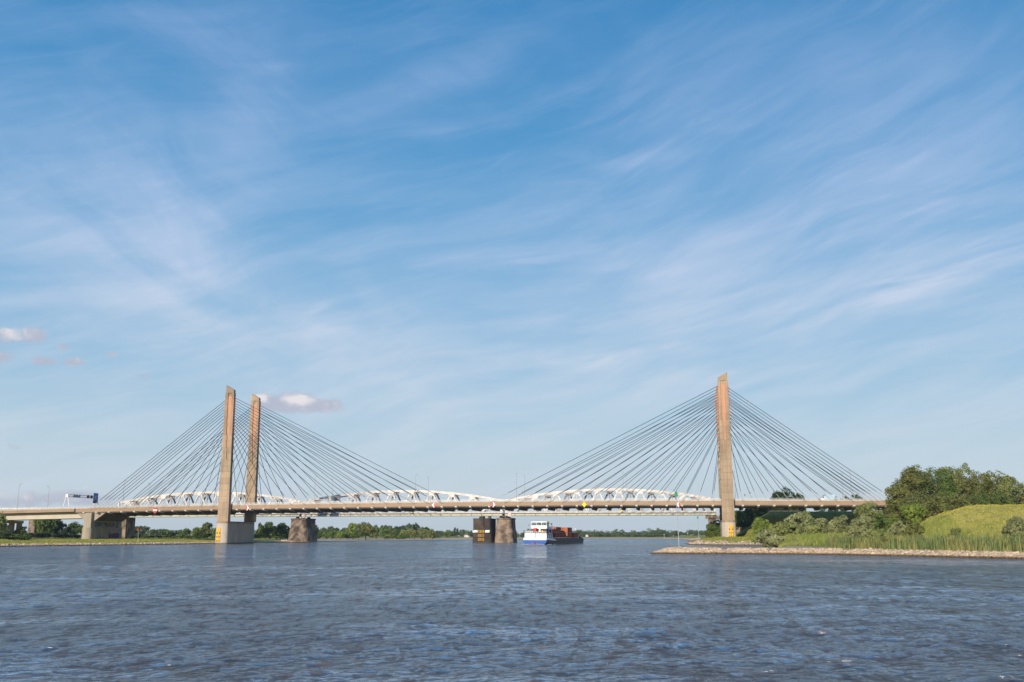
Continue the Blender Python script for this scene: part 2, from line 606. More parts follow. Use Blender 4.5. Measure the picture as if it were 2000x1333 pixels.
# sand and stone near the water, wet and brown right at it
edge = b.m('ADD', nz, b.m('MULTIPLY', b.m('SUBTRACT', n2, 0.5), 0.5))
far_sand = b.m('MULTIPLY', b.mapr(ny, 650, 760, 0, 1), 0.50)
col = b.mix(b.mapr(edge, b.m('ADD', 0.95, far_sand), b.m('ADD', 1.15, far_sand), 0, 1), sand, grass)
flat_grey = b.m('MULTIPLY', b.m('MULTIPLY', b.mapr(nz, 1.75, 1.55, 0, 1), b.mapr(ny, 330, 300, 0, 1)), b.mapr(nx, 84, 76, 0, 1))
col = b.mix(flat_grey, col, b.mix(b.mapr(n3, 0.35, 0.7, 0, 1), (0.52, 0.42, 0.31), (0.33, 0.27, 0.205)))
col = b.mix(b.mapr(edge, 0.42, 0.12, 0, 1), col, (0.105, 0.075, 0.042))
nt.links.new(col, p.inputs['Base Color'])
bn = b.node('ShaderNodeBump')
bn.inputs['Strength'].default_value = 0.6
bn.inputs['Distance'].default_value = 0.5
nt.links.new(b.noise(pos, 2.2, 5, 0.7), bn.inputs['Height'])
nt.links.new(bn.outputs[0], p.inputs['Normal'])
me = np_mesh('ground', np.stack([GX, GY, GZ], -1).reshape(-1, 3), grid_quads(len(rows), len(cols)), gm)
me.polygons.foreach_set('use_smooth', [True] * len(me.polygons))
tag(link('ground', me), 'grassy river banks with stony groynes, sandy beaches and a green dike', kind='structure')

# ------------------------------------------------------------------ water
wm = bpy.data.materials.new('river_water')
wm.use_nodes = True
nt = wm.node_tree
b = NB(nt)
p = nt.nodes['Principled BSDF']
p.inputs['Base Color'].default_value = (0.088, 0.080, 0.074, 1)
p.inputs['Specular Tint'].default_value = (0.78, 0.90, 1.0, 1)
p.inputs['Roughness'].default_value = 0.20
p.inputs['IOR'].default_value = 1.333
p.inputs['Specular IOR Level'].default_value = 0.5
pos = b.node('ShaderNodeNewGeometry').outputs['Position']
def stretched(sx, sy, rot):
    mp = b.node('ShaderNodeMapping')
    mp.inputs['Rotation'].default_value = (0, 0, R(rot))
    mp.inputs['Scale'].default_value = (sx, sy, 1)
    nt.links.new(pos, mp.inputs[0])
    return mp.outputs[0]
rip = b.noise(stretched(1.0, 1.5, 14), 3.1, 5, 0.70, 0.2)
rip2 = b.noise(stretched(0.9, 1.2, -16), 0.95, 4, 0.6, 0.3)
rip3 = b.noise(stretched(0.55, 0.30, 8), 0.85, 5, 0.65, 0.4)
rip4 = b.noise(stretched(0.10, 0.07, 4), 1.0, 5, 0.65, 0.5)
# gusts and smooth slicks: broad patches where the ripples are stronger or weaker
gust = b.noise(stretched(0.010, 0.034, 8), 1.0, 6, 0.68, 0.7)
gust2 = b.noise(stretched(0.060, 0.17, -12), 1.0, 5, 0.65, 0.8)
gf = b.mapr(b.m('ADD', b.m('MULTIPLY', gust, 0.62), b.m('MULTIPLY', gust2, 0.38)), 0.40, 0.60, 0.0, 1.0)
hgt = b.m('ADD', b.m('ADD', b.m('MULTIPLY', rip, 0.62), b.m('MULTIPLY', rip4, 4.0)), b.m('ADD', b.m('MULTIPLY', rip2, 0.65), b.m('MULTIPLY', rip3, 1.5)))
bn = b.node('ShaderNodeBump')
bn.inputs['Distance'].default_value = 1.0
b.put(bn.inputs['Strength'], b.m('ADD', 0.42, b.m('MULTIPLY', gf, 0.36)))
nt.links.new(hgt, bn.inputs['Height'])
df = b.node('ShaderNodeBsdfDiffuse')
df.inputs['Color'].default_value = (0.098, 0.094, 0.096, 1)
gl = b.node('ShaderNodeBsdfGlossy')
gl.inputs['Color'].default_value = (0.93, 0.97, 1.0, 1)
b.put(gl.inputs['Roughness'], b.m('ADD', 0.05, b.m('MULTIPLY', gf, 0.08)))
fr = b.node('ShaderNodeFresnel')
fr.inputs['IOR'].default_value = 1.333
for n_ in (df, gl, fr):
    nt.links.new(bn.outputs[0], n_.inputs['Normal'])
mx = b.node('ShaderNodeMixShader')
# ripple cells of every size: smoother cells mirror more of the sky, rougher ones show the brown water
cell = b.noise(stretched(1.15, 0.34, 7), 1.0, 7, 0.78, 0.25)
cell2 = b.noise(stretched(0.16, 0.045, -5), 1.0, 7, 0.74, 0.5)
cells = b.mapr(b.m('ADD', b.m('MULTIPLY', cell, 0.72), b.m('MULTIPLY', cell2, 0.28)), 0.36, 0.63, 0.40, 2.0)
slick = b.m('MULTIPLY', b.mapr(gust, 0.53, 0.68, 0.0, 1.0), b.mapr(cell, 0.40, 0.58, 0.1, 0.95))
cells = b.m('ADD', cells, slick)
b.put(mx.inputs[0], b.m('MINIMUM', b.m('MULTIPLY', b.mapr(fr.outputs[0], 0.03, 0.40, 0.06, 0.88, False), cells), 0.97))
nt.links.new(df.outputs[0], mx.inputs[1])
nt.links.new(gl.outputs[0], mx.inputs[2])
nt.links.new(mx.outputs[0], nt.nodes['Material Output'].inputs[0])

q = np.concatenate([np.arange(345, 14, -0.62), 14 * 0.93 ** np.arange(0, 22)])
wr = EYE * 1986.6 / q
wc = np.tan(np.radians(np.linspace(-35, 35, 640)))
WX = wr[:, None] * wc[None, :]
WYY = np.repeat(wr[:, None], len(wc), 1)
dr = np.gradient(wr)[:, None]
dxs = (wr * (wc[1] - wc[0]))[:, None]
calm_np = 0.85 + 0.35 * vnoise(WX * 0.6, WYY, 34.0, 21) + 0.2 * vnoise(WX * 0.7, WYY, 9.0, 22)
WZ = np.zeros(WX.shape)
NW = 90
for k in range(NW):
    lam = 0.42 * (6.5 / 0.42) ** (k / (NW - 1.0))
    a = math.pi / 2 + rng.normal(0.15, 0.6)
    kx, ky = math.cos(a) * 2 * math.pi / lam, math.sin(a) * 2 * math.pi / lam
    slope = 0.20 * math.sqrt(2.0 / NW) * (1.3 if lam < 1.2 else (0.8 if lam < 3 else 0.5))
    amp = slope * lam / (2 * math.pi)
    step = np.maximum(np.abs(ky) * dr, np.abs(kx) * dxs) / math.pi       # 1 at the sampling limit
    fade = 1 - sstep(step, 0.35, 0.9)
    ph = kx * WX + ky * WYY + rng.uniform(0, 7)
    WZ += amp * fade * (np.sin(ph) + 0.22 * np.sin(2 * ph + 1.3))
WZ *= np.clip(calm_np, 0.4, 1.25)
me = np_mesh('river', np.stack([WX, WYY, WZ], -1).reshape(-1, 3), grid_quads(len(wr), len(wc)), wm)
me.polygons.foreach_set('use_smooth', [True] * len(me.polygons))
tag(link('river', me), 'wide choppy grey-blue river with brown troughs in front of the bridges', kind='structure')
wide = MB()
wide.add([(-6300, -1400, 0), (6300, -1400, 0), (6300, 6300, 0), (-6300, 6300, 0)], [(0, 1, 2, 3)])
o = wide.build('river_bed', mat('river_bed', (0.05, 0.045, 0.03), rough=0.9), loc=(0, 0, -1.7))
tag(o, 'dark bed under the river', kind='structure')

# ------------------------------------------------------------------ materials of the bridges
def concrete(name, c1, c2, joint=3.2, per_object=0.13, streak=0.65):
    m = mat(name, c1, c2, scale=0.22, rough=0.9, stretch=(1, 1, 0.35), per_object=per_object, bump=0.25, bscale=1.5)
    nt = m.node_tree
    b = NB(nt)
    p = nt.nodes['Principled BSDF']
    src = p.inputs['Base Color'].links[0].from_socket
    pos = b.node('ShaderNodeNewGeometry').outputs['Position']
    mp = b.node('ShaderNodeMapping')
    mp.inputs['Scale'].default_value = (1.4, 1.4, 0.06)
    nt.links.new(pos, mp.inputs[0])
    s = b.mapr(b.noise(mp.outputs[0], 1.0, 4, 0.6), 0.42, 0.72, 0.0, streak)
    col = b.mix(s, src, tuple(v * 0.55 for v in c1))
    pz_ = b.sep(pos)[2]
    wet = b.mapr(b.m('ADD', pz_, b.m('MULTIPLY', b.m('SUBTRACT', b.noise(pos, 1.2, 3), 0.5), 0.5)), 0.35, 0.75, 0.75, 0.0)
    col = b.mix(wet, col, (0.075, 0.062, 0.040))
    nt.links.new(col, p.inputs['Base Color'])
    return m


M_CONC = concrete('weathered_concrete', (0.400, 0.293, 0.192), (0.285, 0.218, 0.152))
M_PLINTH = concrete('pale_concrete', (0.510, 0.430, 0.350), (0.410, 0.350, 0.285), per_object=0.03, streak=0.35)
M_PIER = concrete('pier_concrete', (0.385, 0.335, 0.265), (0.300, 0.260, 0.205), per_object=0.04, streak=0.45)
M_ORANGE = mat('salmon_paint', (0.56, 0.262, 0.160), (0.43, 0.235, 0.150), scale=0.4, rough=0.75, stretch=(1, 1, 0.3))
M_FASCIA = mat('brown_steel', (0.330, 0.222, 0.140), (0.285, 0.195, 0.125), scale=0.12, rough=0.6, stretch=(1, 1, 0.4))
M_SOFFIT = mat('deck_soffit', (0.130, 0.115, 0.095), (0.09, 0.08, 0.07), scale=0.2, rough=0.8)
M_ASPHALT = mat('asphalt', (0.055, 0.055, 0.055), (0.045, 0.045, 0.045), scale=2.0, rough=0.9)
M_KERB = mat('parapet_concrete', (0.56, 0.52, 0.47), (0.46, 0.43, 0.39), scale=0.5, rough=0.85)
M_RAIL = mat('galvanised_steel', (0.52, 0.53, 0.54), (0.42, 0.43, 0.45), scale=1.0, rough=0.45, metal=0.3)
M_CABLE = mat('cable_sheath', (0.030, 0.040, 0.055), (0.022, 0.030, 0.042), scale=0.4, rough=0.5)
M_SLEEVE = mat('cable_guard', (0.42, 0.40, 0.38), (0.34, 0.32, 0.30), scale=0.5, rough=0.6)
M_SOCKET = mat('red_socket', (0.52, 0.13, 0.085), (0.40, 0.10, 0.07), scale=2.0, rough=0.6)
M_BRACKET = mat('pale_bracket', (0.60, 0.55, 0.48), (0.50, 0.46, 0.40), scale=1.0, rough=0.7)
M_CREAM = mat('cream_girder', (0.52, 0.47, 0.375), (0.45, 0.405, 0.32), scale=0.15, rough=0.7, stretch=(1, 1, 0.4))
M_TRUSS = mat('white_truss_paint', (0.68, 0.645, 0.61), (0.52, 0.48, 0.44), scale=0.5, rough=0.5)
M_TRUSS_B = mat('grey_truss', (0.34, 0.30, 0.27), (0.24, 0.21, 0.19), scale=0.6, rough=0.6)  # darker grey-brown tone of the far truss planes
M_RUSTY = mat('dark_underframe', (0.105, 0.085, 0.065), (0.07, 0.055, 0.045), scale=0.5, rough=0.8)
M_OLIVE = mat('pale_green_girder', (0.50, 0.49, 0.36), (0.42, 0.41, 0.31), scale=0.3, rough=0.6)
M_STONE = mat('masonry', (0.30, 0.225, 0.165), (0.095, 0.070, 0.054), scale=0.28, rough=0.95, bump=0.9, bscale=1.6, stretch=(1, 1, 0.8), detail=7, lo=0.38, hi=0.62)
M_DARKSTONE = mat('dark_masonry', (0.095, 0.075, 0.060), (0.050, 0.040, 0.034), scale=0.3, rough=0.95, bump=0.8, bscale=1.6)
M_WHITE = mat('white_paint', (0.80, 0.80, 0.80), (0.74, 0.74, 0.74), rough=0.4)
M_YELLOW = mat('yellow_paint', (0.80, 0.42, 0.010), (0.74, 0.38, 0.01), rough=0.5)
M_YELLOW2 = mat('bright_yellow_paint', (0.85, 0.58, 0.010), (0.82, 0.55, 0.01), rough=0.5)
M_YELLOW3 = mat('shaded_yellow_paint', (0.42, 0.23, 0.012), (0.30, 0.165, 0.012), rough=0.6)  # yellow darkened in its colour for the shade on the old pier
M_BLACK = mat('black_paint', (0.015, 0.015, 0.015), rough=0.5)
M_RED = mat('signal_red_paint', (0.62, 0.030, 0.035), (0.58, 0.03, 0.03), rough=0.45)
M_GREEN = mat('signal_green_paint', (0.010, 0.30, 0.125), (0.01, 0.27, 0.11), rough=0.45)
M_BLUE = mat('sign_blue_paint', (0.008, 0.085, 0.36), (0.008, 0.08, 0.34), rough=0.35)
M_POLE = mat('grey_pole', (0.36, 0.37, 0.38), (0.30, 0.31, 0.32), rough=0.5)
M_DGREY = mat('dark_grey_casing', (0.045, 0.047, 0.05), rough=0.5)


def ztop(u):
    t = -u
    return 20.65 - 3.24e-5 * (t - 50.0) ** 2


# ------------------------------------------------------------------ the cable-stayed road bridge
W_FAR = 32.2
UR, UL = 20.2, -235.8
road = empty('cable_stayed_bridge', FOOT, -AL, 'long cable-stayed road bridge with brown deck edge and tall concrete pylons', 'bridge')

Y0, Y1 = 1.7, 30.4
def sweep(prof, u0, u1, step=7.26, name='deck', mats=M_FASCIA):
    """closed profile of (y, dz) carried along the curve of the deck"""
    n = max(1, int(round(abs(u1 - u0) / step)))
    m = MB()
    rings = []
    for i in range(n + 1):
        u = u0 + (u1 - u0) * i / n
        rings.append([(u, y, ztop(u) + dz) for y, dz in prof])
    m.loft(rings)
    return m.build(name, mats, road)


UJ = -321.5                                   # joint between the stayed deck and the approach
UE, UW_ = 102.0, -470.0
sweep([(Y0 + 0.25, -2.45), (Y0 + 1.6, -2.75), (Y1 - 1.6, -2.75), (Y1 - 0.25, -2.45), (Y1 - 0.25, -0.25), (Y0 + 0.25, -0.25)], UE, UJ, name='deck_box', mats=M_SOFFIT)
sweep([(Y0 + 0.9, -0.24), (Y1 - 0.9, -0.24), (Y1 - 0.9, -0.12), (Y0 + 0.9, -0.12)], UE, UJ, name='roadway', mats=M_ASPHALT)
sweep([(Y0, -1.95), (Y0 + 0.24, -1.95), (Y0 + 0.24, 0.0), (Y0, 0.0)], UE, UJ, name='fascia')
sweep([(Y1 - 0.24, -1.95), (Y1, -1.95), (Y1, 0.0), (Y1 - 0.24, 0.0)], UE, UJ, name='fascia')
sweep([(Y0 + 0.30, -0.1), (Y0 + 0.85, -0.1), (Y0 + 0.75, 0.62), (Y0 + 0.40, 0.62)], UE, UJ, name='parapet', mats=M_KERB)
sweep([(Y1 - 0.85, -0.1), (Y1 - 0.30, -0.1), (Y1 - 0.40, 0.62), (Y1 - 0.75, 0.62)], UE, UJ, name='parapet', mats=M_KERB)
# approach: two lengths of deck edge with open joints between them
joints = [UJ - 0.5, -364.5, -420.0, UW_]
for a, c in zip(joints[:-1], joints[1:]):
    sweep([(Y0, -1.55), (Y0 + 0.24, -1.55), (Y0 + 0.24, 0.0), (Y0, 0.0)], a - 0.35, c, name='approach_fascia')
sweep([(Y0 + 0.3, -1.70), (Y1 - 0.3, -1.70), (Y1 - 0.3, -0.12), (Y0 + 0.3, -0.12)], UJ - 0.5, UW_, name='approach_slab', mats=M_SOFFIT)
sweep([(Y0 + 0.30, -0.1), (Y0 + 0.85, -0.1), (Y0 + 0.75, 0.62), (Y0 + 0.40, 0.62)], UJ - 0.5, UW_, name='parapet', mats=M_KERB)
sweep([(5.2, -4.75), (6.4, -4.75), (6.4, -1.72), (5.2, -1.72)], UJ + 3.0, UW_, name='approach_girder', mats=M_CREAM)
sweep([(4.9, -4.98), (6.7, -4.98), (6.7, -4.76), (4.9, -4.76)], UJ + 3.0, UW_, name='girder_flange', mats=M_CREAM)
for y in (12.0, 19.0, 26.0):
    sweep([(y, -4.75), (y + 1.0, -4.75), (y + 1.0, -1.72), (y, -1.72)], UJ + 3.0, UW_, name='approach_girder', mats=M_CREAM)

# hand rails along both edges: posts and three bars
for yy in (Y0 + 0.12, Y1 - 0.12):
    m = MB()
    u = UW_
    while u < UE:
        z = ztop(u)
        m.box(u - 0.05, u + 0.05, yy - 0.04, yy + 0.04, z, z + 1.25)
        u += 2.42
    for hz_ in (0.45, 0.82, 1.22):
        n = 70
        for i in range(n):
            a, c = UW_ + (UE - UW_) * i / n, UW_ + (UE - UW_) * (i + 1) / n
            m.beam((a, yy, ztop(a) + hz_), (c, yy, ztop(c) + hz_), 0.10, 0.08)
    tag(m.build('hand_rail', M_RAIL, road), kind='stuff')

# crossbeams under the deck, with the pale bracket that holds the near stay
PITCH_U = 7.26
beam_u = []
for c in (UR, UL):
    sgn = -1 if c == UR else 1
    for i in range(18):
        beam_u.append(c + sgn * (7.0 + PITCH_U * i))
    for i in range(11):
        beam_u.append(c - sgn * (7.0 + PITCH_U * i))
beam_u = sorted(set(round(v, 2) for v in beam_u))
beam_u = [v for i, v in enumerate(beam_u) if i == 0 or v - beam_u[i - 1] > 3]
xb = None
for u in beam_u:
    if not (UJ + 1 < u < UE):
        continue
    z = ztop(u)
    if xb is None:
        m = MB()
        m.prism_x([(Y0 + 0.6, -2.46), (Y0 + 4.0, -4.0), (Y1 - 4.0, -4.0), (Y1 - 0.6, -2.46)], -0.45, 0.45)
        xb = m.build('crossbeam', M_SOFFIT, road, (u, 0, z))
        m = MB()
        m.prism_x([(-0.55, -1.95), (-0.55, -2.45), (0.6, -2.95), (Y0 + 1.4, -2.95), (Y0 + 1.4, -1.97)], -0.5, 0.5)
        xbk = m.build('stay_bracket', M_BRACKET, road, (u, 0, z))
        m = MB()
        m.prism_x([(Y1 - 1.4, -1.97), (Y1 - 1.4, -2.95), (Y1 + 0.9, -2.95), (Y1 + 2.2, -2.45), (Y1 + 2.2, -1.97)], -0.5, 0.5)
        xbf = m.build('stay_bracket', M_BRACKET, road, (u, 0, z))
    else:
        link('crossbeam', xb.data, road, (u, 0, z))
        link('stay_bracket', xbk.data, road, (u, 0, z))
        link('stay_bracket', xbf.data, road, (u, 0, z))

# pylons -----------------------------------------------------------
SH_B, SH_T = 11.4, 78.4
LIFT = 3.19

def half_u(z):                                 # half width along the bridge
    return 2.92 + (2.42 - 2.92) * (z - SH_B) / (82.5 - SH_B)

def half_w(z):                                 # half thickness across the bridge
    return 1.42 + (1.05 - 1.42) * (z - SH_B) / (82.5 - SH_B)

def notch(z):
    for lo, v in ((62.5, 1.02), (56.0, 0.80), (49.5, 0.45), (41.5, 0.16)):
        if z >= lo:
            return v
    return 0.0

def pylon(cu, cw, high):
    """high: +1 when the slanted head rises to the right"""
    py = empty('pylon', (cu, cw, 0))
    py.parent = road
    zs = []
    z = SH_B
    while z < SH_T - 0.5:
        zs.append(z)
        z += LIFT
    zs.append(SH_T)
    nsh = -0.15 * high
    for i in range(len(zs) - 1):
        za, zb = zs[i], zs[i + 1] - 0.035
        nw = notch(za + 0.6)
        m = MB()
        rings = []
        ins = 0.035
        for z, g in ((za, ins), (za + 0.06, 0), (zb - 0.06, 0), (zb, ins)):
            a, c = half_u(z) - g, half_w(z) - g
            if nw:
                d = 0.55
                rings.append([(-a, -c, z), (nsh - nw, -c, z), (nsh - nw, -c + d, z), (nsh + nw, -c + d, z), (nsh + nw, -c, z), (a, -c, z),
                              (a, c, z), (nw, c, z), (nw, c - d, z), (-nw, c - d, z), (-nw, c, z), (-a, c, z)])
            else:
                rings.append([(-a, -c, z), (a, -c, z), (a, c, z), (-a, c, z)])
        m.loft(rings)
        m.build('concrete_lift', M_CONC, py)
    # head with its slanted top
    m = MB()
    a, c = half_u(80) - 0.22, half_w(80) - 0.06
    zl, zh = 80.0, 82.5
    tl, tr = (zl, zh) if high > 0 else (zh, zl)
    m.loft([[(-a, -c, SH_T), (a, -c, SH_T), (a, c, SH_T), (-a, c, SH_T)], [(-a, -c, tl), (a, -c, tr), (a, c, tr), (-a, c, tl)]])
    m.build('slanted_head', M_CONC, py)
    # salmon panels let into the slots of both faces
    m = MB()
    for za, zb in ((41.5, 49.5), (49.5, 56.0), (56.0, 62.5), (62.5, 76.6)):
        nw = notch(za + 0.7)
        for s, off in ((-1, nsh), (1, 0.0)):
            y = s * (half_w((za + zb) / 2) - 0.46)
            m.box(off - nw + 0.02, off + nw - 0.02, min(y, y - s * 0.1), max(y, y - s * 0.1), za + 0.05, zb)
    m.build('salmon_panel', M_ORANGE, py)
    return py


def plinth(cu):
    """low pier under a pair of legs, with rounded ends"""
    m = MB()
    def outline(r, grow):
        pts = []
        for k in range(13):
            t = math.pi + math.pi * k / 12
            pts.append((r * math.cos(t) * -1 * -1, -1.2 + (r * 0.62) * math.sin(t)))
        for k in range(13):
            t = math.pi * k / 12
            pts.append((r * math.cos(t), 30.6 + (r * 0.62) * math.sin(t)))
        return pts
    rings = []
    for z, r in ((-1.5, 3.45), (1.0, 3.40), (9.6, 3.25), (10.35, 3.25)):
        rings.append([(x, y, z) for x, y in outline(r, 0)])
    m.loft(rings)
    o = m.build('plinth', M_PLINTH, road, (cu, 0, 0))
    m = MB()
    for z, r in ((0, 3.42),):
        rings = [[(x, y, zz) for x, y in outline(rr, 0)] for zz, rr in ((10.36, 3.10), (10.6, 3.18), (11.38, 3.14))]
        m.loft(rings)
    m.build('plinth_cap', M_CONC, road, (cu, 0, 0))


for cu in (UR, UL):
    plinth(cu)
    for cw in (0.0, W_FAR):
        pylon(cu, cw, 1 if cu == UR else -1)

# stay cables -------------------------------------------------------
main_y = [754, 759.4, 765, 770, 775.2, 780.6, 786, 791.4, 797, 803, 809.6, 816.8, 825, 835, 849, 868]
back_y = [757.6, 763.6, 770, 776, 782, 788.4, 795.4, 802.7, 809.4, 816.7, 824.6, 833.6, 848, 866]
YR_ = (FOOT + UX * UR).y
main_z = [z_at(y, YR_) for y in main_y][::-1]          # lowest first
back_z = [z_at(y, YR_ - 1) for y in back_y][::-1]
main_s = [7.0 + PITCH_U * i for i in range(16)]
back_s = [7.0 + PITCH_U * i for i in range(8)] + [64.0, 66.6, 69.2, 71.8, 74.4, 77.0]


def stay(cu, cw, sgn, s, z1):
    u1 = cu + sgn * s
    z0 = ztop(u1) - 0.2
    ux = cu + sgn * (half_u(z1) - 0.1)
    a = Vector((u1, cw + (0.45 if cw < 1 else -0.45), z0))
    c = Vector((ux, cw, z1))
    d = (c - a).normalized()
    zg = 4.6 / max(d.z, 0.2)
    g = a + d * min(zg, (c - a).length * 0.3)
    m = MB()
    m.tube(g - a, c - a, 0.130, n=6, caps=False)
    o = m.build('stay_cable', M_CABLE, road, a)
    m = MB()
    m.tube((0, 0, 0), g - a, 0.115, n=6)
    m.build('cable_guard', M_SLEEVE, o)
    m = MB()
    k = c - d * 1.0
    m.tube(k - a, c - a + d * 0.1, 0.20, 0.36, n=8)
    m.build('anchor_socket', M_SOCKET, o)


for cu in (UR, UL):
    out = 1 if cu == UR else -1
    for cw in (0.0, W_FAR):
        for s, z in zip(main_s, main_z):
            stay(cu, cw, -out, s, z)
        for s, z in zip(back_s, back_z):
            stay(cu, cw, out, s, z)

# piers of the road bridge -------------------------------------------
def wall_pier(name, u, zg, ztop_, part_low=8.4, wid=5.4, y0=-0.6, y1=31.0, haunch=True):
    pr = empty(name, (u, 0, 0))
    pr.parent = road
    def ol(hw, ya, yb, rr=0.55):
        pts = []
        for k in range(9):
            t = math.pi + math.pi * k / 8
            pts.append((hw * math.cos(t), ya + hw * rr * math.sin(t)))
        for k in range(9):
            t = math.pi * k / 8
            pts.append((hw * math.cos(t), yb + hw * rr * math.sin(t)))
        return pts
    m = MB()
    m.loft([[(x, y, z) for x, y in ol(h, y0 + 1.2, y1 - 1.2)] for z, h in ((zg - 1.5, wid / 2 + 0.15), (part_low, wid / 2 - 0.05))])
    m.build('footing_wall', M_PIERG, pr)
    m = MB()
    zt = ztop_ - 2.0
    m.box(-wid * 0.40, wid * 0.40, 0.2, 3.6, part_low, zt)
    m.build('corner_column', M_PIER, pr)
    m = MB()
    m.box(-wid * 0.40, wid * 0.40, 26.4, 30.0, part_low, zt)
    m.build('corner_column', M_PIER, pr)
    m = MB()
    m.box(-wid * 0.26, wid * 0.26, 3.6, 26.4, part_low, zt)
    m.build('pier_wall', M_PIERG, pr)
    return pr


# concrete with sprayed graffiti on the shaded wall
M_PIERG = concrete('graffiti_concrete', (0.36, 0.31, 0.24), (0.28, 0.24, 0.19), per_object=0.0, streak=0.4)
nt = M_PIERG.node_tree
b = NB(nt)
p = nt.nodes['Principled BSDF']
src = p.inputs['Base Color'].links[0].from_socket
oc = b.node('ShaderNodeTexCoord').outputs['Object']
ox, oy, oz = b.sep(oc)
def band(v, a, c, soft):
    return b.m('MULTIPLY', b.mapr(v, a - soft, a + soft, 0, 1), b.mapr(v, c + soft, c - soft, 0, 1))
mp = b.node('ShaderNodeMapping')
mp.inputs['Scale'].default_value = (1, 0.8, 0.55)
nt.links.new(oc, mp.inputs[0])
gn = b.noise(mp.outputs[0], 0.9, 2, 0.4, 1.5)
side = b.mapr(ox, 0.4, 0.8, 0, 1)
purple = b.m('MULTIPLY', b.m('MULTIPLY', band(oy, 17.0, 27.5, 0.4), band(oz, 2.8, 5.4, 0.2)), b.mapr(gn, 0.36, 0.42, 0, 1))
teal = b.m('MULTIPLY', b.m('MULTIPLY', band(oy, 5.0, 12.0, 0.5), band(oz, 9.0, 11.4, 0.2)), b.mapr(gn, 0.38, 0.44, 0, 0.8))
dark = b.m('MULTIPLY', b.m('MULTIPLY', band(oy, 13.0, 24.0, 0.5), band(oz, 9.0, 11.2, 0.2)), b.mapr(gn, 0.42, 0.48, 0, 0.8))
blue = b.m('MULTIPLY', b.m('MULTIPLY', band(oy, 5.5, 13.0, 0.5), band(oz, 2.4, 3.6, 0.2)), b.mapr(gn, 0.40, 0.46, 0, 0.7))
col = b.mix(b.m('MULTIPLY', purple, side), src, (0.095, 0.035, 0.13))
col = b.mix(b.m('MULTIPLY', teal, side), col, (0.02, 0.12, 0.13))
col = b.mix(b.m('MULTIPLY', dark, side), col, (0.06, 0.045, 0.05))
col = b.mix(b.m('MULTIPLY', blue, side), col, (0.09, 0.16, 0.21))
nt.links.new(col, p.inputs['Base Color'])

PU = -313.2
pz = ztop(PU)
wall_pier('pier', PU, 2.0, pz - 0.4)
m = MB()
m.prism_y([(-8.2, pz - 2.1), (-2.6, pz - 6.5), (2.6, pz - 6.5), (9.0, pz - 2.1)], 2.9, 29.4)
m.build('haunched_crosshead', M_SOFFIT, road, (PU, 0, 0))  # dark soffit colour stands in for the shade inside the haunch
for a, c in ((2.3, 2.88), (29.42, 30.0)):
    m = MB()
    m.prism_y([(-8.4, pz - 2.1), (-2.6, pz - 6.6), (2.6, pz - 6.6), (9.2, pz - 2.1)], a, c)
    m.build('haunch_plate', M_PIER, road, (PU, 0, 0))
PU2 = -371.5
pr2 = empty('pier', (PU2, 0, 0))
pr2.parent = road
for k, y in enumerate((3.8, 11.5, 18.5, 25.0)):
    m = MB()
    m.box(-1.1, 1.1, y, y + 2.2, 1.5, ztop(PU2) - 5.0)
    m.build('column', M_PIER, pr2)
m = MB()
m.box(-1.3, 1.3, 3.2, 28.0, ztop(PU2) - 6.4, ztop(PU2) - 5.0)
m.build('crosshead', M_PIER, pr2)
m = MB()
m.box(-1.0, 1.0, 9.0, 28.0, 1.5, 7.0)
m.build('base_wall', M_PIER, pr2)
# abutment hidden behind the trees on the right
m = MB()
m.box(96.0, 104.0, 1.5, 31.0, 1.0, ztop(100) - 2.8)
m.build('abutment', M_PIER, road)

# yellow height scales fixed to the plinths ----------------------------
def gauge(cu, w_front, z0, z1, label, xo=0.0):
    e = empty('height_scale', B(cu + xo, w_front), -AL, label, 'sign', 'yellow height scales on the bridge piers')
    n = 7
    h = (z1 - z0) / n
    for i in range(n):
        za = z0 + i * h
        m = MB()
        m.box(-1.0, 1.0, -0.12, 0.10, za, za + h - 0.03)
        m.build('yellow_board', M_YELLOW, e)
        if i % 2 == 0 and i < n - 1:
            xs = ((-0.95, -0.45), (0.45, 0.95)) if i == 4 else ((-0.95, -0.65), (-0.2, 0.2), (0.65, 0.95))
            m = MB()
            for a, c in xs:
                m.box(a, c, -0.17, -0.125, za + h * 0.12, za + h * 0.92)
            m.build('black_bars', M_BLACK, e)
        elif i % 2 == 1:
            m = MB()
            m.box(-0.16, 0.16, -0.17, -0.125, za + h * 0.35, za + h * 0.6)
            m.build('black_mark', M_BLACK, e)
    return e

gauge(UR, -3.35, 3.4, 9.1, 'yellow scale board with black bars on the right-hand pylon base', 0.9)
gauge(UL, -3.4, 1.0, 7.9, 'yellow scale board with black bars on the left-hand pylon base', -0.9)

# ------------------------------------------------------------------ the railway bridge behind
W_RAIL = 102.0
def ur(px):
    return u_at(px, W_RAIL)
rail = empty('railway_truss_bridge', B(0, W_RAIL), -AL, 'white arched steel truss railway bridge running behind the cable-stayed bridge', 'bridge')
RZ = 16.0
spans = [(ur(228), ur(586)), (ur(588), ur(983)), (ur(985.5), ur(1401))]
RW = 10.0


def chord_z(f):
    return 24.6 + 6.3 * (1 - (2 * f - 1) ** 2)


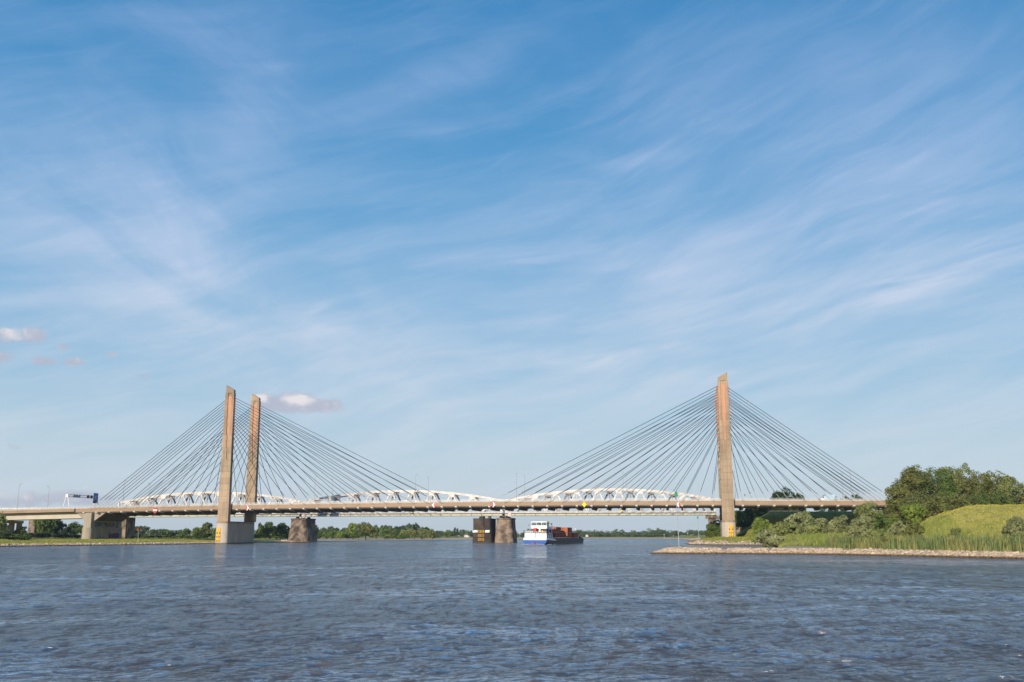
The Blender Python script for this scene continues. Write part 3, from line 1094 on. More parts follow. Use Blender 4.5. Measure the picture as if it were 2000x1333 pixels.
for si, (ua, ub) in enumerate(spans):
    L = ub - ua
    NP = 10
    d = L / NP
    for plane in (0, 1):
        y = plane * RW
        tr = empty('truss', (0, y, 0))
        tr.parent = rail
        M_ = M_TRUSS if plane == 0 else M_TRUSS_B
        sh = 0.5 if (plane == 1 and si == 2) else 0.0
        top = [(ua + 1.0, 24.6)]
        nodes = []
        for k in range(NP + (0 if sh == 0 else -1)):
            u = ua + d * (k + 0.5 + sh)
            nodes.append((u, chord_z((u - ua) / L)))
        top += nodes + [(ub - 1.0, 24.6)]
        m = MB()
        for (a, za), (c, zc) in zip(top[:-1], top[1:]):
            m.beam((a, 0, za), (c + 0.02, 0, zc), 1.15, 0.9)
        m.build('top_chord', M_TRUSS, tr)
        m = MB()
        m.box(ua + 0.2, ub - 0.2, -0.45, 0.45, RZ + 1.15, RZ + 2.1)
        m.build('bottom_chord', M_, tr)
        # end posts
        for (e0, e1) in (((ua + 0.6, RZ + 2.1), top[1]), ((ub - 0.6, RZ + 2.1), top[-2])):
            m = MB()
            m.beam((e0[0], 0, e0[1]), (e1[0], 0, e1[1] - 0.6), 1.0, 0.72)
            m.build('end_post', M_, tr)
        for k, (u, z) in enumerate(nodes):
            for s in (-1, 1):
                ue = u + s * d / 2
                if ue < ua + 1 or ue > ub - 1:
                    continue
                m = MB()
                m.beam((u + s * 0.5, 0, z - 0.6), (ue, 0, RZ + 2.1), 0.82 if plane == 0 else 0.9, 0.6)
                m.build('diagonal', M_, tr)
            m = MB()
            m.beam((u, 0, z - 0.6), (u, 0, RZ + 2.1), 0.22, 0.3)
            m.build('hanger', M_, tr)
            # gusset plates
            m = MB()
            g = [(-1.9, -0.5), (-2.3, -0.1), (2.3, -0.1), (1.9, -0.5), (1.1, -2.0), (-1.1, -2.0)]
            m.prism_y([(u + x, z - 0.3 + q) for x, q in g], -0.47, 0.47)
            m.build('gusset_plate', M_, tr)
    # sway frames and top bracing between the planes
    m = MB()
    prev = None
    for k in range(NP):
        u = ua + d * (k + 0.5)
        z = chord_z((u - ua) / L)
        m.beam((u, 0.5, z - 0.1), (u, RW - 0.5, z - 0.1), 0.5, 0.5, side=Vector((1, 0, 0)))
        if prev:
            m.beam((prev[0], 0.5, prev[1] - 0.1), (u, RW - 0.5, z - 0.1), 0.3, 0.3, side=Vector((0, 0, 1)))
            m.beam((prev[0], RW - 0.5, prev[1] - 0.1), (u, 0.5, z - 0.1), 0.3, 0.3, side=Vector((0, 0, 1)))
        prev = (u, z)
    m.build('top_bracing', M_TRUSS, rail)
    # deck: dark underframe with pale girder in front, stiffened every half panel
    m = MB()
    m.box(ua + 0.2, ub - 0.2, -1.6, RW + 1.6, RZ + 0.9, RZ + 1.14)
    m.build('track_deck', M_RUSTY, rail)
    m = MB()
    m.box(ua + 0.2, ub - 0.2, -1.4, -1.15, RZ - 0.25, RZ + 0.9)
    m.build('deck_girder', M_OLIVE, rail)
    m = MB()
    m.box(ua + 0.2, ub - 0.2, -1.55, -1.0, RZ - 0.42, RZ - 0.26)
    m.build('girder_flange', M_RUSTY, rail)
    m = MB()
    m.box(ua + 0.2, ub - 0.2, -1.7, -1.45, RZ + 0.88, RZ + 1.20)
    m.build('walkway_edge', M_RUSTY, rail)
    m = MB()
    m.box(ua + 0.2, ub - 0.2, RW + 1.15, RW + 1.4, RZ - 0.25, RZ + 0.88)
    m.build('deck_girder', M_OLIVE, rail)
    stf = None
    for k in range(2 * NP + 1):
        u = ua + 0.3 + (L - 0.6) * k / (2 * NP)
        if stf is None:
            m = MB()
            m.box(-0.09, 0.09, -0.24, 0.0, -0.25, 0.87)
            stf = m.build('stiffener', M_RUSTY, rail, (u, -1.41, RZ))
        else:
            link('stiffener', stf.data, rail, (u, -1.41, RZ))
    # railings in front of the tracks
    m = MB()
    u = ua + 0.4
    while u < ub:
        m.box(u - 0.045, u + 0.045, -1.62, -1.54, RZ + 1.2, RZ + 2.35)
        u += 1.9
    for hz_ in (1.75, 2.32):
        m.box(ua + 0.3, ub - 0.3, -1.62, -1.56, RZ + hz_, RZ + hz_ + 0.07)
    tag(m.build('railing', M_TRUSS, rail), kind='stuff')

# approach spans of the railway: lower white girders, seen through and over the road deck
m = MB()
ua = ur(-420)
ub = spans[0][0] - 0.6
zt = 21.9
m.box(ua, ub, -0.4, 0.4, zt - 0.9, zt)
m.build('approach_top_chord', M_TRUSS, rail)
m = MB()
m.box(ua, ub, -0.4, 0.4, RZ + 0.2, RZ + 1.6)
m.build('approach_bottom_chord', M_TRUSS, rail)
k = 0
u = ub
dg = None
while u > ua + 6:
    for s in (0, 1):
        m = MB()
        if s == 0:
            m.beam((u, 0, zt - 0.9), (u - 3.4, 0, RZ + 1.6), 0.7, 0.5)
        else:
            m.beam((u - 6.8, 0, zt - 0.9), (u - 3.4, 0, RZ + 1.6), 0.7, 0.5)
        m.build('approach_diagonal', M_TRUSS, rail)
    u -= 6.8
m = MB()
m.box(ur(226.5), ur(229.5), -0.6, 0.6, RZ + 1.2, 25.2)
m.build('end_frame', M_TRUSS, rail)
m = MB()
m.box(ua, ub, -1.2, RW + 1.2, RZ - 0.3, RZ + 0.15)
m.build('approach_deck', M_RUSTY, rail)


# masonry river piers -----------------------------------------------------
def stone_pier(name, u, w0, w1, hw_t, hw_b, ztop_, zg, m_, parent, batter=0.0):
    """pier with pointed-round cutwaters, built of courses; u,w of its centre line"""
    pr = empty(name, (u, w0, 0))
    pr.parent = parent
    ln = w1 - w0
    def ol(h, ext):
        pts = []
        for k in range(9):
            t = math.pi + math.pi * k / 8
            c_, s_ = math.cos(t), math.sin(t)
            pts.append((h * math.copysign(abs(c_) ** 0.45, c_), -(h * 0.45 + ext) * abs(s_) ** 0.8))
        for k in range(9):
            t = math.pi * k / 8
            c_, s_ = math.cos(t), math.sin(t)
            pts.append((h * math.copysign(abs(c_) ** 0.45, c_), ln + (h * 0.45 + ext) * abs(s_) ** 0.8))
        return pts
    n = 12
    for i in range(n):
        a, c = i / n, (i + 1) / n
        za, zb = zg + (ztop_ - 0.9 - zg) * a, zg + (ztop_ - 0.9 - zg) * c - 0.04
        ha, hb = hw_b + (hw_t - hw_b) * a, hw_b + (hw_t - hw_b) * c
        step = 0.35 if a < 0.55 else 0.0
        m = MB()
        m.loft([[(x, y, z) for x, y in ol(h, 0.4)] for z, h in ((za, ha + step - 0.05), (za + 0.07, ha + step), (zb - 0.07, hb + step), (zb, hb + step - 0.05))])
        m.build('stone_course', m_, pr)
    m = MB()
    m.loft([[(x, y, z) for x, y in ol(h, 0.6)] for z, h in ((ztop_ - 0.9, hw_t + 0.1), (ztop_ - 0.75, hw_t + 0.35), (ztop_, hw_t + 0.35))])
    m.build('coping', m_, pr)
    return pr


u1 = (spans[0][1] + spans[1][0]) / 2 - 1.2
u2 = (spans[1][1] + spans[2][0]) / 2 - 0.4
p1_ = stone_pier('river_pier', u1, 1.0, 13.0, 5.2, 6.6, 14.5, 0.2, M_STONE, rail)
p2_ = stone_pier('river_pier', u2 + 0.2, 2.6, 14.0, 4.6, 5.6, 14.5, -1.5, M_STONE, rail)
for uc, hw_ in ((u1, 3.4), (u2, 3.0)):
    for s in (-1, 1):
        for y in (0.8, RW - 0.3):
            m = MB()
            m.loft([[(x * q + uc + s * hw_ * 0.55, y + yy * q + 1.2, z) for x, yy in ((-1, -1), (1, -1), (1, 1), (-1, 1))] for z, q in ((14.5, 1.1), (RZ - 0.45, 0.6))])
            m.build('bearing_block', M_DARKSTONE, rail)
# old disused pier standing beside it
po = empty('old_bridge_pier', B(u2 - 12.2, W_RAIL - 3.0), -AL, 'dark old bridge pier with yellow and white boards, left of the pale river pier', 'pier')
def olp(h, ln=17.0, r=0.45):
    pts = []
    for k in range(9):
        t = math.pi + math.pi * k / 8
        pts.append((h * math.cos(t), h * r * math.sin(t)))
    for k in range(9):
        t = math.pi * k / 8
        pts.append((h * math.cos(t), ln + h * r * math.sin(t)))
    return pts
n = 7
for i in range(n):
    za = -1.5 + i * 1.32
    m = MB()
    h = 5.9 - 0.05 * i
    m.loft([[(x, y, z) for x, y in olp(hh)] for z, hh in ((za, h - 0.06), (za + 0.08, h), (za + 1.22, h), (za + 1.30, h - 0.06))])
    m.build('stone_course', M_DARKSTONE, po)
for i in range(4):
    za = 7.75 + i * 1.52
    m = MB()
    m.loft([[(x - 0.2, y, z) for x, y in olp(hh)] for z, hh in ((za, 5.20), (za + 0.08, 5.26), (za + 1.42, 5.26), (za + 1.5, 5.2))])
    m.build('stone_course', M_DARKSTONE, po)
m = MB()
m.loft([[(x - 0.2, y, z) for x, y in olp(hh)] for z, hh in ((13.84, 5.5), (14.2, 5.5))])
m.build('coping', M_DARKSTONE, po)
m = MB()
m.prism_y([(-1.6, 8.2), (1.6, 8.2), (1.2, 15.2), (-1.2, 15.2)], -3.2, 2.0)
m.prism_y([(-3.4, 7.75), (3.4, 7.75), (0.4, 9.2), (-0.4, 9.2)], -3.0, 1.0)
m.build('buttress', M_DARKSTONE, po)
m = MB()
m.box(-1.4, 0.9, 2.0, 4.0, 14.2, RZ - 0.5)
m.box(3.0, 4.8, 2.0, 4.0, 14.2, RZ - 0.5)
m.build('bearing_block', M_STONE, po)
for i, (x0, x1, z0, z1, mm, nm) in enumerate(((-5.1, -2.2, 5.9, 7.3, M_WHITE, 'white_board'), (2.4, 5.0, 5.9, 7.3, M_WHITE, 'white_board'), (-1.9, 1.9, 5.7, 7.4, M_YELLOW3, 'yellow_board'),
                                              (-1.9, 1.7, 3.4, 5.0, M_YELLOW3, 'yellow_board'), (-1.9, 1.7, 1.1, 2.6, M_YELLOW3, 'yellow_board'))):
    m = MB()
    m.box(x0, x1, -2.95, -2.78, z0, z1)
    m.build(nm, mm, po)
    if mm is M_YELLOW3:
        m = MB()
        for q in ((-1.1, -0.8), (-0.15, 0.15), (0.8, 1.1)):
            m.box(q[0], q[1], -3.0, -2.96, z0 + 0.25, z1 - 0.25)
        m.build('black_bars', M_BLACK, po)
# right-hand abutment of the railway
m = MB()
uu = spans[2][1]
m.box(uu - 4.5, uu - 0.5, 0.0, 12.0, 4.0, RZ - 0.5)
m.box(uu - 6.0, uu + 12.0, -1.0, 13.0, RZ - 2.2, RZ - 0.5)
m.build('abutment', M_STONE, rail)
m = MB()
m.box(uu + 8.0, uu + 40.0, 0.0, 12.0, 6.0, RZ + 1.4)
m.build('approach_wall', M_STONE, rail)
m = MB()
m.box(uu + 3.0, uu + 46.0, -1.0, 13.0, RZ + 1.4, RZ + 2.2)
m.build('approach_deck', M_RUSTY, rail)
# piers of the railway's left approach
for px in (238, 60, -120):
    m = MB()
    m.box(ur(px) - 2.2, ur(px) + 2.2, 0.0, 11.0, 1.0, RZ - 0.5)
    m.build('approach_pier', M_STONE, rail)

# ------------------------------------------------------------------ lamp posts on the road bridge
def make_lamp():
    e = empty('street_lamp')
    m = MB()
    m.tube((0, 0, 0), (0, 0, 14.0), 0.13, 0.07, n=6)
    m.build('pole', M_POLE, e)
    m = MB()
    m.tube((0, 0, 13.9), (0, 1.2, 14.3), 0.06, 0.05, n=5)
    m.build('arm', M_POLE, e)
    m = MB()
    m.loft([[(-0.15, 1.0, 14.25), (0.15, 1.0, 14.25), (0.15, 1.0, 14.37), (-0.15, 1.0, 14.37)],
            [(-0.2, 1.5, 14.22), (0.2, 1.5, 14.22), (0.16, 1.5, 14.42), (-0.16, 1.5, 14.42)],
            [(-0.1, 1.95, 14.32), (0.1, 1.95, 14.32), (0.1, 1.95, 14.40), (-0.1, 1.95, 14.40)]])
    m.build('lamp_head', M_DGREY, e)
    return e


lamp0 = make_lamp()
lamp_places = ['on the deck right of the right pylon', 'close by the right pylon', 'on the deck left of the right pylon',
               'above the central river piers', 'left of the deck\'s middle', 'between left pylon and pale river pier', 'beside the left pylon legs',
               'between gantry and left pylon', 'on the approach left of the gantry']
first = True
for i, u in enumerate((77.5, 24.0, -29.5, -82.5, -134.5, -188.0, -242.0, -295.0, -357.0)):
    for side_ in (0, 1):
        wv = Y0 + 1.1 if side_ == 0 else Y1 - 1.1
        e = lamp0 if first else copy_tree(lamp0)
        first = False
        e.location = B(u, wv, ztop(u) - 0.12)
        e.rotation_euler = (0, 0, -AL + (0 if side_ == 0 else math.pi))
        tag(e, 'thin lamp post %s, %s' % (lamp_places[i], 'near edge' if side_ == 0 else 'far edge'), 'lamp post', 'lamp posts along the road bridge')

# ------------------------------------------------------------------ gantry with signs over the motorway
UG = u_at(124.5, Y0 + 0.5)
g = empty('sign_gantry', B(UG, 0, ztop(UG) - 0.2), -AL, 'white steel gantry on A-shaped legs spanning the road at the left end of the deck', 'gantry')
for y in (Y0 + 0.6, Y1 - 0.6):
    leg = empty('frame_leg', (0, y, 0))
    leg.parent = g
    for s in (-1, 1):
        m = MB()
        m.tube((s * 2.1, 0, 0), (s * 0.35, 0, 7.4), 0.24, 0.22, n=6)
        m.build('leg', M_WHITE, leg)
    m = MB()
    m.box(-0.75, 0.75, -0.3, 0.3, 6.6, 8.1)
    m.build('head_plate', M_WHITE, leg)
m = MB()
for zz in (6.75, 8.0):
    for xx in (-0.45, 0.45):
        m.tube((xx, Y0 + 0.4, zz), (xx, Y1 - 0.4, zz), 0.09, n=5)
k = 0
y = Y0 + 0.6
while y < Y1 - 1.5:
    for xx in (-0.45, 0.45):
        m.tube((xx, y, 6.75 if k % 2 else 8.0), (xx, y + 1.4, 8.0 if k % 2 else 6.75), 0.05, n=4)
    k += 1
    y += 1.4
tag(m.build('lattice_beam', M_RAIL, g), kind='stuff')
for k, (y, mm, lab) in enumerate(((7.0, M_POLE, 'grey-backed lane signal, leftmost on the gantry'), (9.4, M_POLE, 'grey-backed lane signal, second from the left on the gantry'), (11.8, M_POLE, 'grey-backed lane signal, third from the left on the gantry'),
                              (20.3, M_BLACK, 'black lane signal in the middle right of the gantry'), (23.6, M_BLACK, 'black lane signal next to the blue sign on the gantry'))):
    m = MB()
    c = 0.85
    m.loft([[(x, y + yy * q, 7.35 + zz * q + ztop(UG) - 0.2) for yy, zz in ((-0.85, -0.5), (-0.5, -0.85), (0.5, -0.85), (0.85, -0.5), (0.85, 0.5), (0.5, 0.85), (-0.5, 0.85), (-0.85, 0.5))] for x, q in ((0.6, 0.9), (0.75, 1.0), (1.15, 1.0), (1.2, 0.9))])
    o = m.build('signal_casing', mm)
    e = empty('lane_signal', B(UG, 0), -AL, lab, 'lane signal', 'lane signals on the gantry')
    o.parent = e
    m = MB()
    m.tube((0.5, y, 6.6 + ztop(UG) - 0.2), (0.5, y, 8.1 + ztop(UG) - 0.2), 0.08, n=5)
    m.build('fixing_bar', M_RAIL, e)
zg = ztop(UG) - 0.2
e = empty('direction_sign', B(UG, 0, zg), -AL, 'tall blue motorway sign with a dark lower panel at the gantry\'s right end', 'sign')
m = MB(); m.box(0.9, 1.05, 25.4, 29.8, 5.4, 9.6); m.build('blue_panel', M_BLUE, e)
m = MB(); m.box(0.9, 1.08, 25.2, 29.6, 4.0, 5.36); m.build('dark_panel', M_BLACK, e)
m = MB()
for k in range(4):
    m.box(1.055, 1.075, 26.0, 26.0 + (2.6, 3.0, 2.2, 2.8)[k], 8.5 - k * 0.75, 8.75 - k * 0.75)
tag(m.build('white_lettering_line', M_WHITE, e), kind='stuff')
m = MB(); m.box(0.55, 0.88, 26.2, 26.4, 4.2, 9.2); m.build('mounting_post', M_RAIL, e)
m = MB(); m.box(0.55, 0.88, 28.6, 28.8, 4.2, 9.2); m.build('mounting_post', M_RAIL, e)


# ------------------------------------------------------------------ river signs on the deck edge
def diamond(px, py, left, right, label, wpx=8.4, hpx=10.5):
    u = u_at(px, Y0 - 0.3)
    pos = B(u, Y0 - 0.3)
    z = z_at(py, pos.y)
    e = empty('diamond_sign', pos + Vector((0, 0, z)), -AL, label, 'sign', 'diamond-shaped river signs on the deck edge')
    hw, hh = wpx / 2 / 3.95, hpx / 2 / 3.95
    m = MB(); m.prism_y([(-hw, 0), (-0.005, -hh), (-0.005, hh)], -0.09, -0.02); m.build('left_half' if left is not right else 'left_half', left, e)
    m = MB(); m.prism_y([(0.005, -hh), (hw, 0), (0.005, hh)], -0.09, -0.02); m.build('right_half', right, e)
    m = MB(); m.prism_y([(-hw * 1.08, 0), (0, -hh * 1.08), (hw * 1.08, 0), (0, hh * 1.08)], -0.015, 0.03); m.build('rim', M_WHITE if left is not right else left, e)
    m = MB(); m.box(-0.08, 0.08, 0.04, 0.2, -hh * 0.8, hh + 0.6); m.build('bracket', M_RAIL, e)


diamond(480, 992.5, M_RED, M_WHITE, 'diamond sign, red left half, just right of the left-hand pylon leg')
diamond(847, 987.0, M_WHITE, M_RED, 'diamond sign, red right half, left of the central river piers')
diamond(963, 986.0, M_RED, M_WHITE, 'diamond sign, red left half, above the dark old pier')
diamond(1142, 986.0, M_YELLOW2, M_YELLOW2, 'all-yellow diamond sign above the container barge')
diamond(1327.5, 986.0, M_WHITE, M_RED, 'diamond sign, red right half, beside the green-topped beacon')
u = u_at(299.5, Y0 - 0.3)
pos = B(u, Y0 - 0.3)
z = z_at(996.7, pos.y)
e = empty('no_entry_board', pos + Vector((0, 0, z)), -AL, 'square board with red, white and red bars on the deck edge near the left pier', 'sign')
for za, zb, mm, nm in ((-1.25, -0.45, M_RED, 'red_bar'), (-0.45, 0.42, M_WHITE, 'white_bar'), (0.42, 1.25, M_RED, 'red_bar')):
    m = MB(); m.box(-1.15, 1.15, -0.08, 0.0, za + 0.01, zb - 0.01); m.build(nm, mm, e)
m = MB(); m.box(-0.08, 0.08, 0.02, 0.2, -1.9, 1.4); m.build('bracket', M_RAIL, e)

def small_sign(px, py, mats, label, name='small_board', w_=W_RAIL - 1.9, s=0.7):
    u = u_at(px, w_)
    pos = B(u, w_)
    z = z_at(py, pos.y)
    e = empty(name, pos + Vector((0, 0, z)), -AL, label, 'sign')
    if len(mats) == 1:
        m = MB(); m.prism_y([(-s, 0), (0, -s), (s, 0), (0, s)], -0.1, 0.0); m.build('board', mats[0], e)
        m = MB(); m.tube((0, 0.05, -s), (0, 0.05, s * 1.6), 0.05, n=5); m.build('bracket', M_RAIL, e)
    else:
        m = MB(); m.box(-s * 1.25, s * 1.25, -0.1, 0.0, -s * 1.3, s * 1.3); m.build('board', mats[0], e)
        for sg in (-1, 1):
            m = MB(); m.beam((-s, -0.13, -s * sg), (s, -0.13, s * sg), 0.32, 0.05); m.build('cross_bar', mats[1], e)
        m = MB(); m.tube((0, 0.05, -s), (0, 0.05, s * 2.2), 0.05, n=5); m.build('bracket', M_RAIL, e)

small_sign(803.5, 1000.3, [M_YELLOW2], 'small yellow diamond on the railway bridge, left half of its middle span')
small_sign(1214.5, 998.3, [M_YELLOW2], 'small yellow diamond on the railway bridge, right of the barge')
small_sign(591.5, 1008.5, [M_WHITE, M_RED], 'white board with a red cross over the left river pier')
small_sign(995.5, 1006.0, [M_WHITE, M_RED], 'white board with a red cross over the middle river pier')

# ------------------------------------------------------------------ beacons
def beacon(px, Y, zg, ztop_, label, r=0.11, cone=True, colour=None, name='beacon_pole'):
    pos = P(px, Y, zg)
    e = empty(name, pos, 0, label, 'beacon')
    h = ztop_ - zg
    m = MB(); m.tube((0, 0, 0), (-0.35 * h / 14, 0, h), r, r * 0.7, n=6); m.build('pole', M_POLE, e)
    tx = -0.35 * h / 14
    m = MB()
    if cone:
        n = 8
        m.tube((tx, 0, h - 0.3), (tx, 0, h + 0.45), 0.34, 0.34, n=n)
        m.tube((tx, 0, h + 0.46), (tx, 0, h + 1.05), 0.34, 0.03, n=n)
    else:
        m.tube((tx, 0, h - 0.9), (tx, 0, h + 0.3), 0.6, 0.6, n=8)
    m.build('top_mark', colour or M_GREEN, e)
    m = MB(); m.tube((0, 0, -0.3), (0, 0, 0.35), r * 3.2, r * 2.6, n=8); m.build('footing', M_PLINTH, e)
    return e

beacon(1326.5, 240.0, 1.05, 13.6, 'tall grey beacon with a green cone on the tip of the stone groyne')
beacon(1365.5, 474.0, 1.2, 12.2, 'grey beacon with a green cone on the further groyne, left of the right pylon', r=0.13)
beacon(269.5, 478.0, 1.4, 7.2, 'post with a dull red drum on the left bank behind the haunched pier', cone=False, colour=mat('faded_red', (0.30, 0.06, 0.04)))
beacon(781.5, 1090.0, 0.8, 8.5, 'thin pale navigation post on the sandy beach before the far wood', r=0.18, cone=False, colour=M_POLE)
beacon(1297.6, 1180.0, 1.0, 5.5, 'short pale post on the far meadow right of the dome-shaped tree', r=0.25, cone=False, colour=M_POLE)
beacon(1343.5, 1150.0, 1.0, 7.0, 'thin pale post on the far meadow left of the beacon with the smaller cone', r=0.2, cone=False, colour=M_POLE)
for px, h, lab in ((1458.0, 3.6, 'short grey camera mast just right of the right pylon'), (1468.5, 4.6, 'grey camera mast, second right of the right pylon')):
    u = u_at(px, 26.0)
    e = empty('camera_mast', B(u, 26.0, ztop(u) - 0.1), -AL, lab, 'mast')
    m = MB(); m.tube((0, 0, 0), (0, 0, h), 0.09, 0.07, n=6); m.build('pole', M_POLE, e)
    m = MB(); m.box(-0.35, 0.35, -0.25, 0.25, h, h + 0.45); m.build('camera_housing', M_DGREY, e)

# ------------------------------------------------------------------ a van on the bridge
M_VAN = mat('pale_blue_paint', (0.42, 0.58, 0.68), (0.38, 0.54, 0.64), rough=0.35)
M_GLASS = mat('dark_glass', (0.03, 0.05, 0.06), rough=0.1, spec=0.6)
M_TYRE = mat('tyre_rubber', (0.02, 0.02, 0.02), rough=0.9)
u = u_at(1620, 8.0)
e = empty('delivery_van', B(u, 8.0, ztop(u) - 0.12), -AL, 'pale blue box van driving on the bridge right of the right-hand pylon', 'van')
m = MB(); m.box(-1.2, 3.4, -1.15, 1.15, 0.75, 3.3); m.build('cargo_box', M_VAN, e)
m = MB(); m.prism_y([(-1.25, 0.5), (-3.2, 0.5), (-3.25, 1.3), (-2.6, 1.6), (-2.0, 2.5), (-1.25, 2.55)], -1.0, 1.0); m.build('cab', M_WHITE, e)
m = MB(); m.prism_y([(-2.45, 1.7), (-1.5, 1.7), (-1.5, 2.35), (-2.0, 2.35)], -1.03, -1.005); m.build('window', M_GLASS, e)
for x in (-2.4, 2.2):
    for y in (-1.02, 1.02):
        m = MB(); m.tube((x, y - 0.14, 0.42), (x, y + 0.14, 0.42), 0.42, n=12); m.build('wheel', M_TYRE, e)

# ------------------------------------------------------------------ the container barge, seen from its stern
M_HULL = mat('dark_hull', (0.040, 0.036, 0.036), (0.075, 0.062, 0.055), scale=0.5, rough=0.55)
M_HBLUE = mat('blue_hull', (0.002, 0.085, 0.36), (0.002, 0.07, 0.31), scale=0.5, rough=0.35)
M_SHIPW = mat('ship_white', (0.86, 0.84, 0.82), (0.76, 0.74, 0.72), scale=0.6, rough=0.4)
M_SHIPB = mat('ship_blue_grey', (0.20, 0.28, 0.42), (0.16, 0.22, 0.34), scale=0.6, rough=0.5)
M_DECK = mat('ship_deck', (0.16, 0.15, 0.14), (0.10, 0.095, 0.09), scale=0.8, rough=0.8)
M_WGLASS = mat('wheelhouse_glass', (0.14, 0.25, 0.24), (0.04, 0.07, 0.07), scale=1.2, rough=0.08, spec=0.6)
M_CBR = mat('rust_brown_container', (0.300, 0.070, 0.040), (0.220, 0.050, 0.032), scale=0.4, rough=0.7, per_object=0.25)
M_COR = mat('orange_container', (0.40, 0.125, 0.060), (0.31, 0.09, 0.05), scale=0.5, rough=0.65, per_object=0.12)
M_CRD = mat('red_container', (0.50, 0.070, 0.040), (0.40, 0.055, 0.035), scale=0.5, rough=0.65, per_object=0.1)
HEAD = math.atan2(26.5, 106.0)
BX, BY = P(1044.9, 467.0).x, 467.0
ship = empty('container_barge', (BX, BY, 0), -HEAD, 'long inland barge with white wheelhouse and blue stern beside the central piers', 'barge')


def ship_pt(x, y, z=0.0):
    c, s = math.cos(HEAD), math.sin(HEAD)
    return Vector((BX + x * c + y * s, BY - x * s + y * c, z))


LS = 107.0
def section(y, hw, zt, keel, flare):
    return [(-hw, y, zt), (-hw * 0.985, y, zt * 0.5), (-hw * flare, y, keel * 0.3), (-hw * flare * 0.62, y, keel), (hw * flare * 0.62, y, keel), (hw * flare, y, keel * 0.3), (hw * 0.985, y, zt * 0.5), (hw, y, zt)]
m = MB()
st = [section(0.0, 5.45, 2.15, -0.5, 0.60), section(1.2, 5.6, 2.15, -0.7, 0.72), section(5, 5.7, 2.1, -1.0, 0.95), section(16, 5.7, 1.75, -1.2, 1.0), section(90, 5.7, 1.75, -1.2, 1.0),
      section(98, 5.3, 2.4, -1.2, 0.95), section(103, 3.9, 3.0, -1.0, 0.85), section(LS, 1.2, 3.5, -0.6, 0.5)]
m.loft(st)
m.mi = [0] * len(m.f)
m.mi[-2] = 1                                   # the transom
for i in range(8):                              # the short turn of the stern is blue as well
    m.mi[i] = 1 if i in (2, 3, 4, 7) or i < 1 else 0
m.build('hull', [M_HULL, M_HBLUE], ship)
m = MB()                                        # white bulwark round the stern
for y0_, y1_, h0, h1 in ((0.0, 14.0, 0.95, 0.85), (14.0, 21.0, 0.85, 0.25)):
    for s in (-1, 1):
        x0, x1 = (5.62, 5.78)
        m.loft([[(s * (x0 - q), yy, zb), (s * (x1 - q), yy, zb), (s * (x1 - q), yy, zb + hh), (s * (x0 - q), yy, zb + hh)] for yy, zb, hh, q in ((y0_ + 0.02, 2.16 if y0_ < 1 else 1.85, h0, 0.35 if y0_ < 1 else 0), (min(y0_ + 2, y1_), 2.16 if y0_ < 1 else 1.84, h0, 0.0), (y1_, 1.85 if y0_ < 1 else 1.78, h1, 0.0))])
m.box(-5.4, 5.4, -0.16, 0.02, 2.16, 3.05)
tag(m.build('bulwark', M_SHIPW, ship), kind='stuff')
m = MB(); m.prism_y([(-0.5, 0.25), (-1.7, 1.15), (-1.2, 0.35), (-1.0, 0.25)], -0.35, -0.03); m.build('anchor', M_RED, ship)
m = MB(); m.prism_y([(0.5, 0.25), (1.7, 1.15), (1.2, 0.35), (1.0, 0.25)], -0.35, -0.03); m.build('anchor', M_RED, ship)
m = MB(); m.box(-0.22, 0.22, -0.3, -0.03, -0.2, 1.1); m.build('rudder_post', M_BLACK, ship)
# deckhouse
m = MB(); m.box(-5.15, 5.15, 1.3, 15.0, 2.1, 5.1); m.build('deckhouse', M_SHIPW, ship)
m = MB(); m.box(5.16, 5.22, 1.6, 14.9, 2.2, 5.0); m.build('side_shade_sheet', M_SHIPB, ship)  # blue-grey sheet: shade on the white deckhouse side, put into colour
for k in range(6):
    m = MB(); m.box(5.23, 5.28, 2.2 + k * 2.1, 3.3 + k * 2.1, 2.7, 4.5); m.build('side_window', M_SHIPW if k % 2 else M_WGLASS, ship)
m = MB(); m.box(-0.12, 0.12, 1.2, 1.29, 2.15, 5.0); m.build('door_frame', M_DGREY, ship)
for x in (-4.1, -3.2, 3.5):
    m = MB(); m.box(x, x + 0.55, 1.22, 1.29, 2.6, 3.05); m.build('porthole', M_DGREY, ship)
# gear and rail on the after deckhouse
m = MB()
for x in np.arange(-5.0, 5.1, 0.9):
    m.box(x - 0.03, x + 0.03, 1.4, 1.46, 5.1, 6.1)
for zz in (5.45, 5.8, 6.1):
    m.box(-5.0, 5.0, 1.4, 1.46, zz - 0.03, zz + 0.03)
tag(m.build('deck_rail', M_SHIPW, ship), kind='stuff')
m = MB(); m.box(-5.0, -1.4, 2.2, 6.0, 5.1, 6.4); m.build('grey_cover', mat('grey_tarpaulin', (0.30, 0.28, 0.25), rough=0.9), ship)
m = MB(); m.box(-1.2, 5.0, 2.4, 7.6, 5.1, 5.75); m.build('dark_hatch', M_DGREY, ship)
m = MB(); m.tube((1.2, 5.0, 5.1), (1.2, 5.0, 7.4), 0.55, 0.42, n=10); m.build('funnel', M_SHIPW, ship)
m = MB(); m.tube((2.6, 4.0, 5.75), (2.6, 4.0, 6.5), 0.4, 0.3, n=8); m.build('ventilator', M_YELLOW2, ship)
m = MB(); m.box(-2.2, -0.9, 6.5, 8.5, 5.1, 7.6); m.build('red_locker', M_RED, ship)
m = MB(); m.tube((4.7, 9.0, 5.1), (4.4, 9.0, 8.6), 0.18, 0.14, n=6); m.tube((4.4, 9.0, 8.5), (5.1, 13.0, 6.4), 0.12, 0.10, n=6); m.build('crane', M_HBLUE, ship)
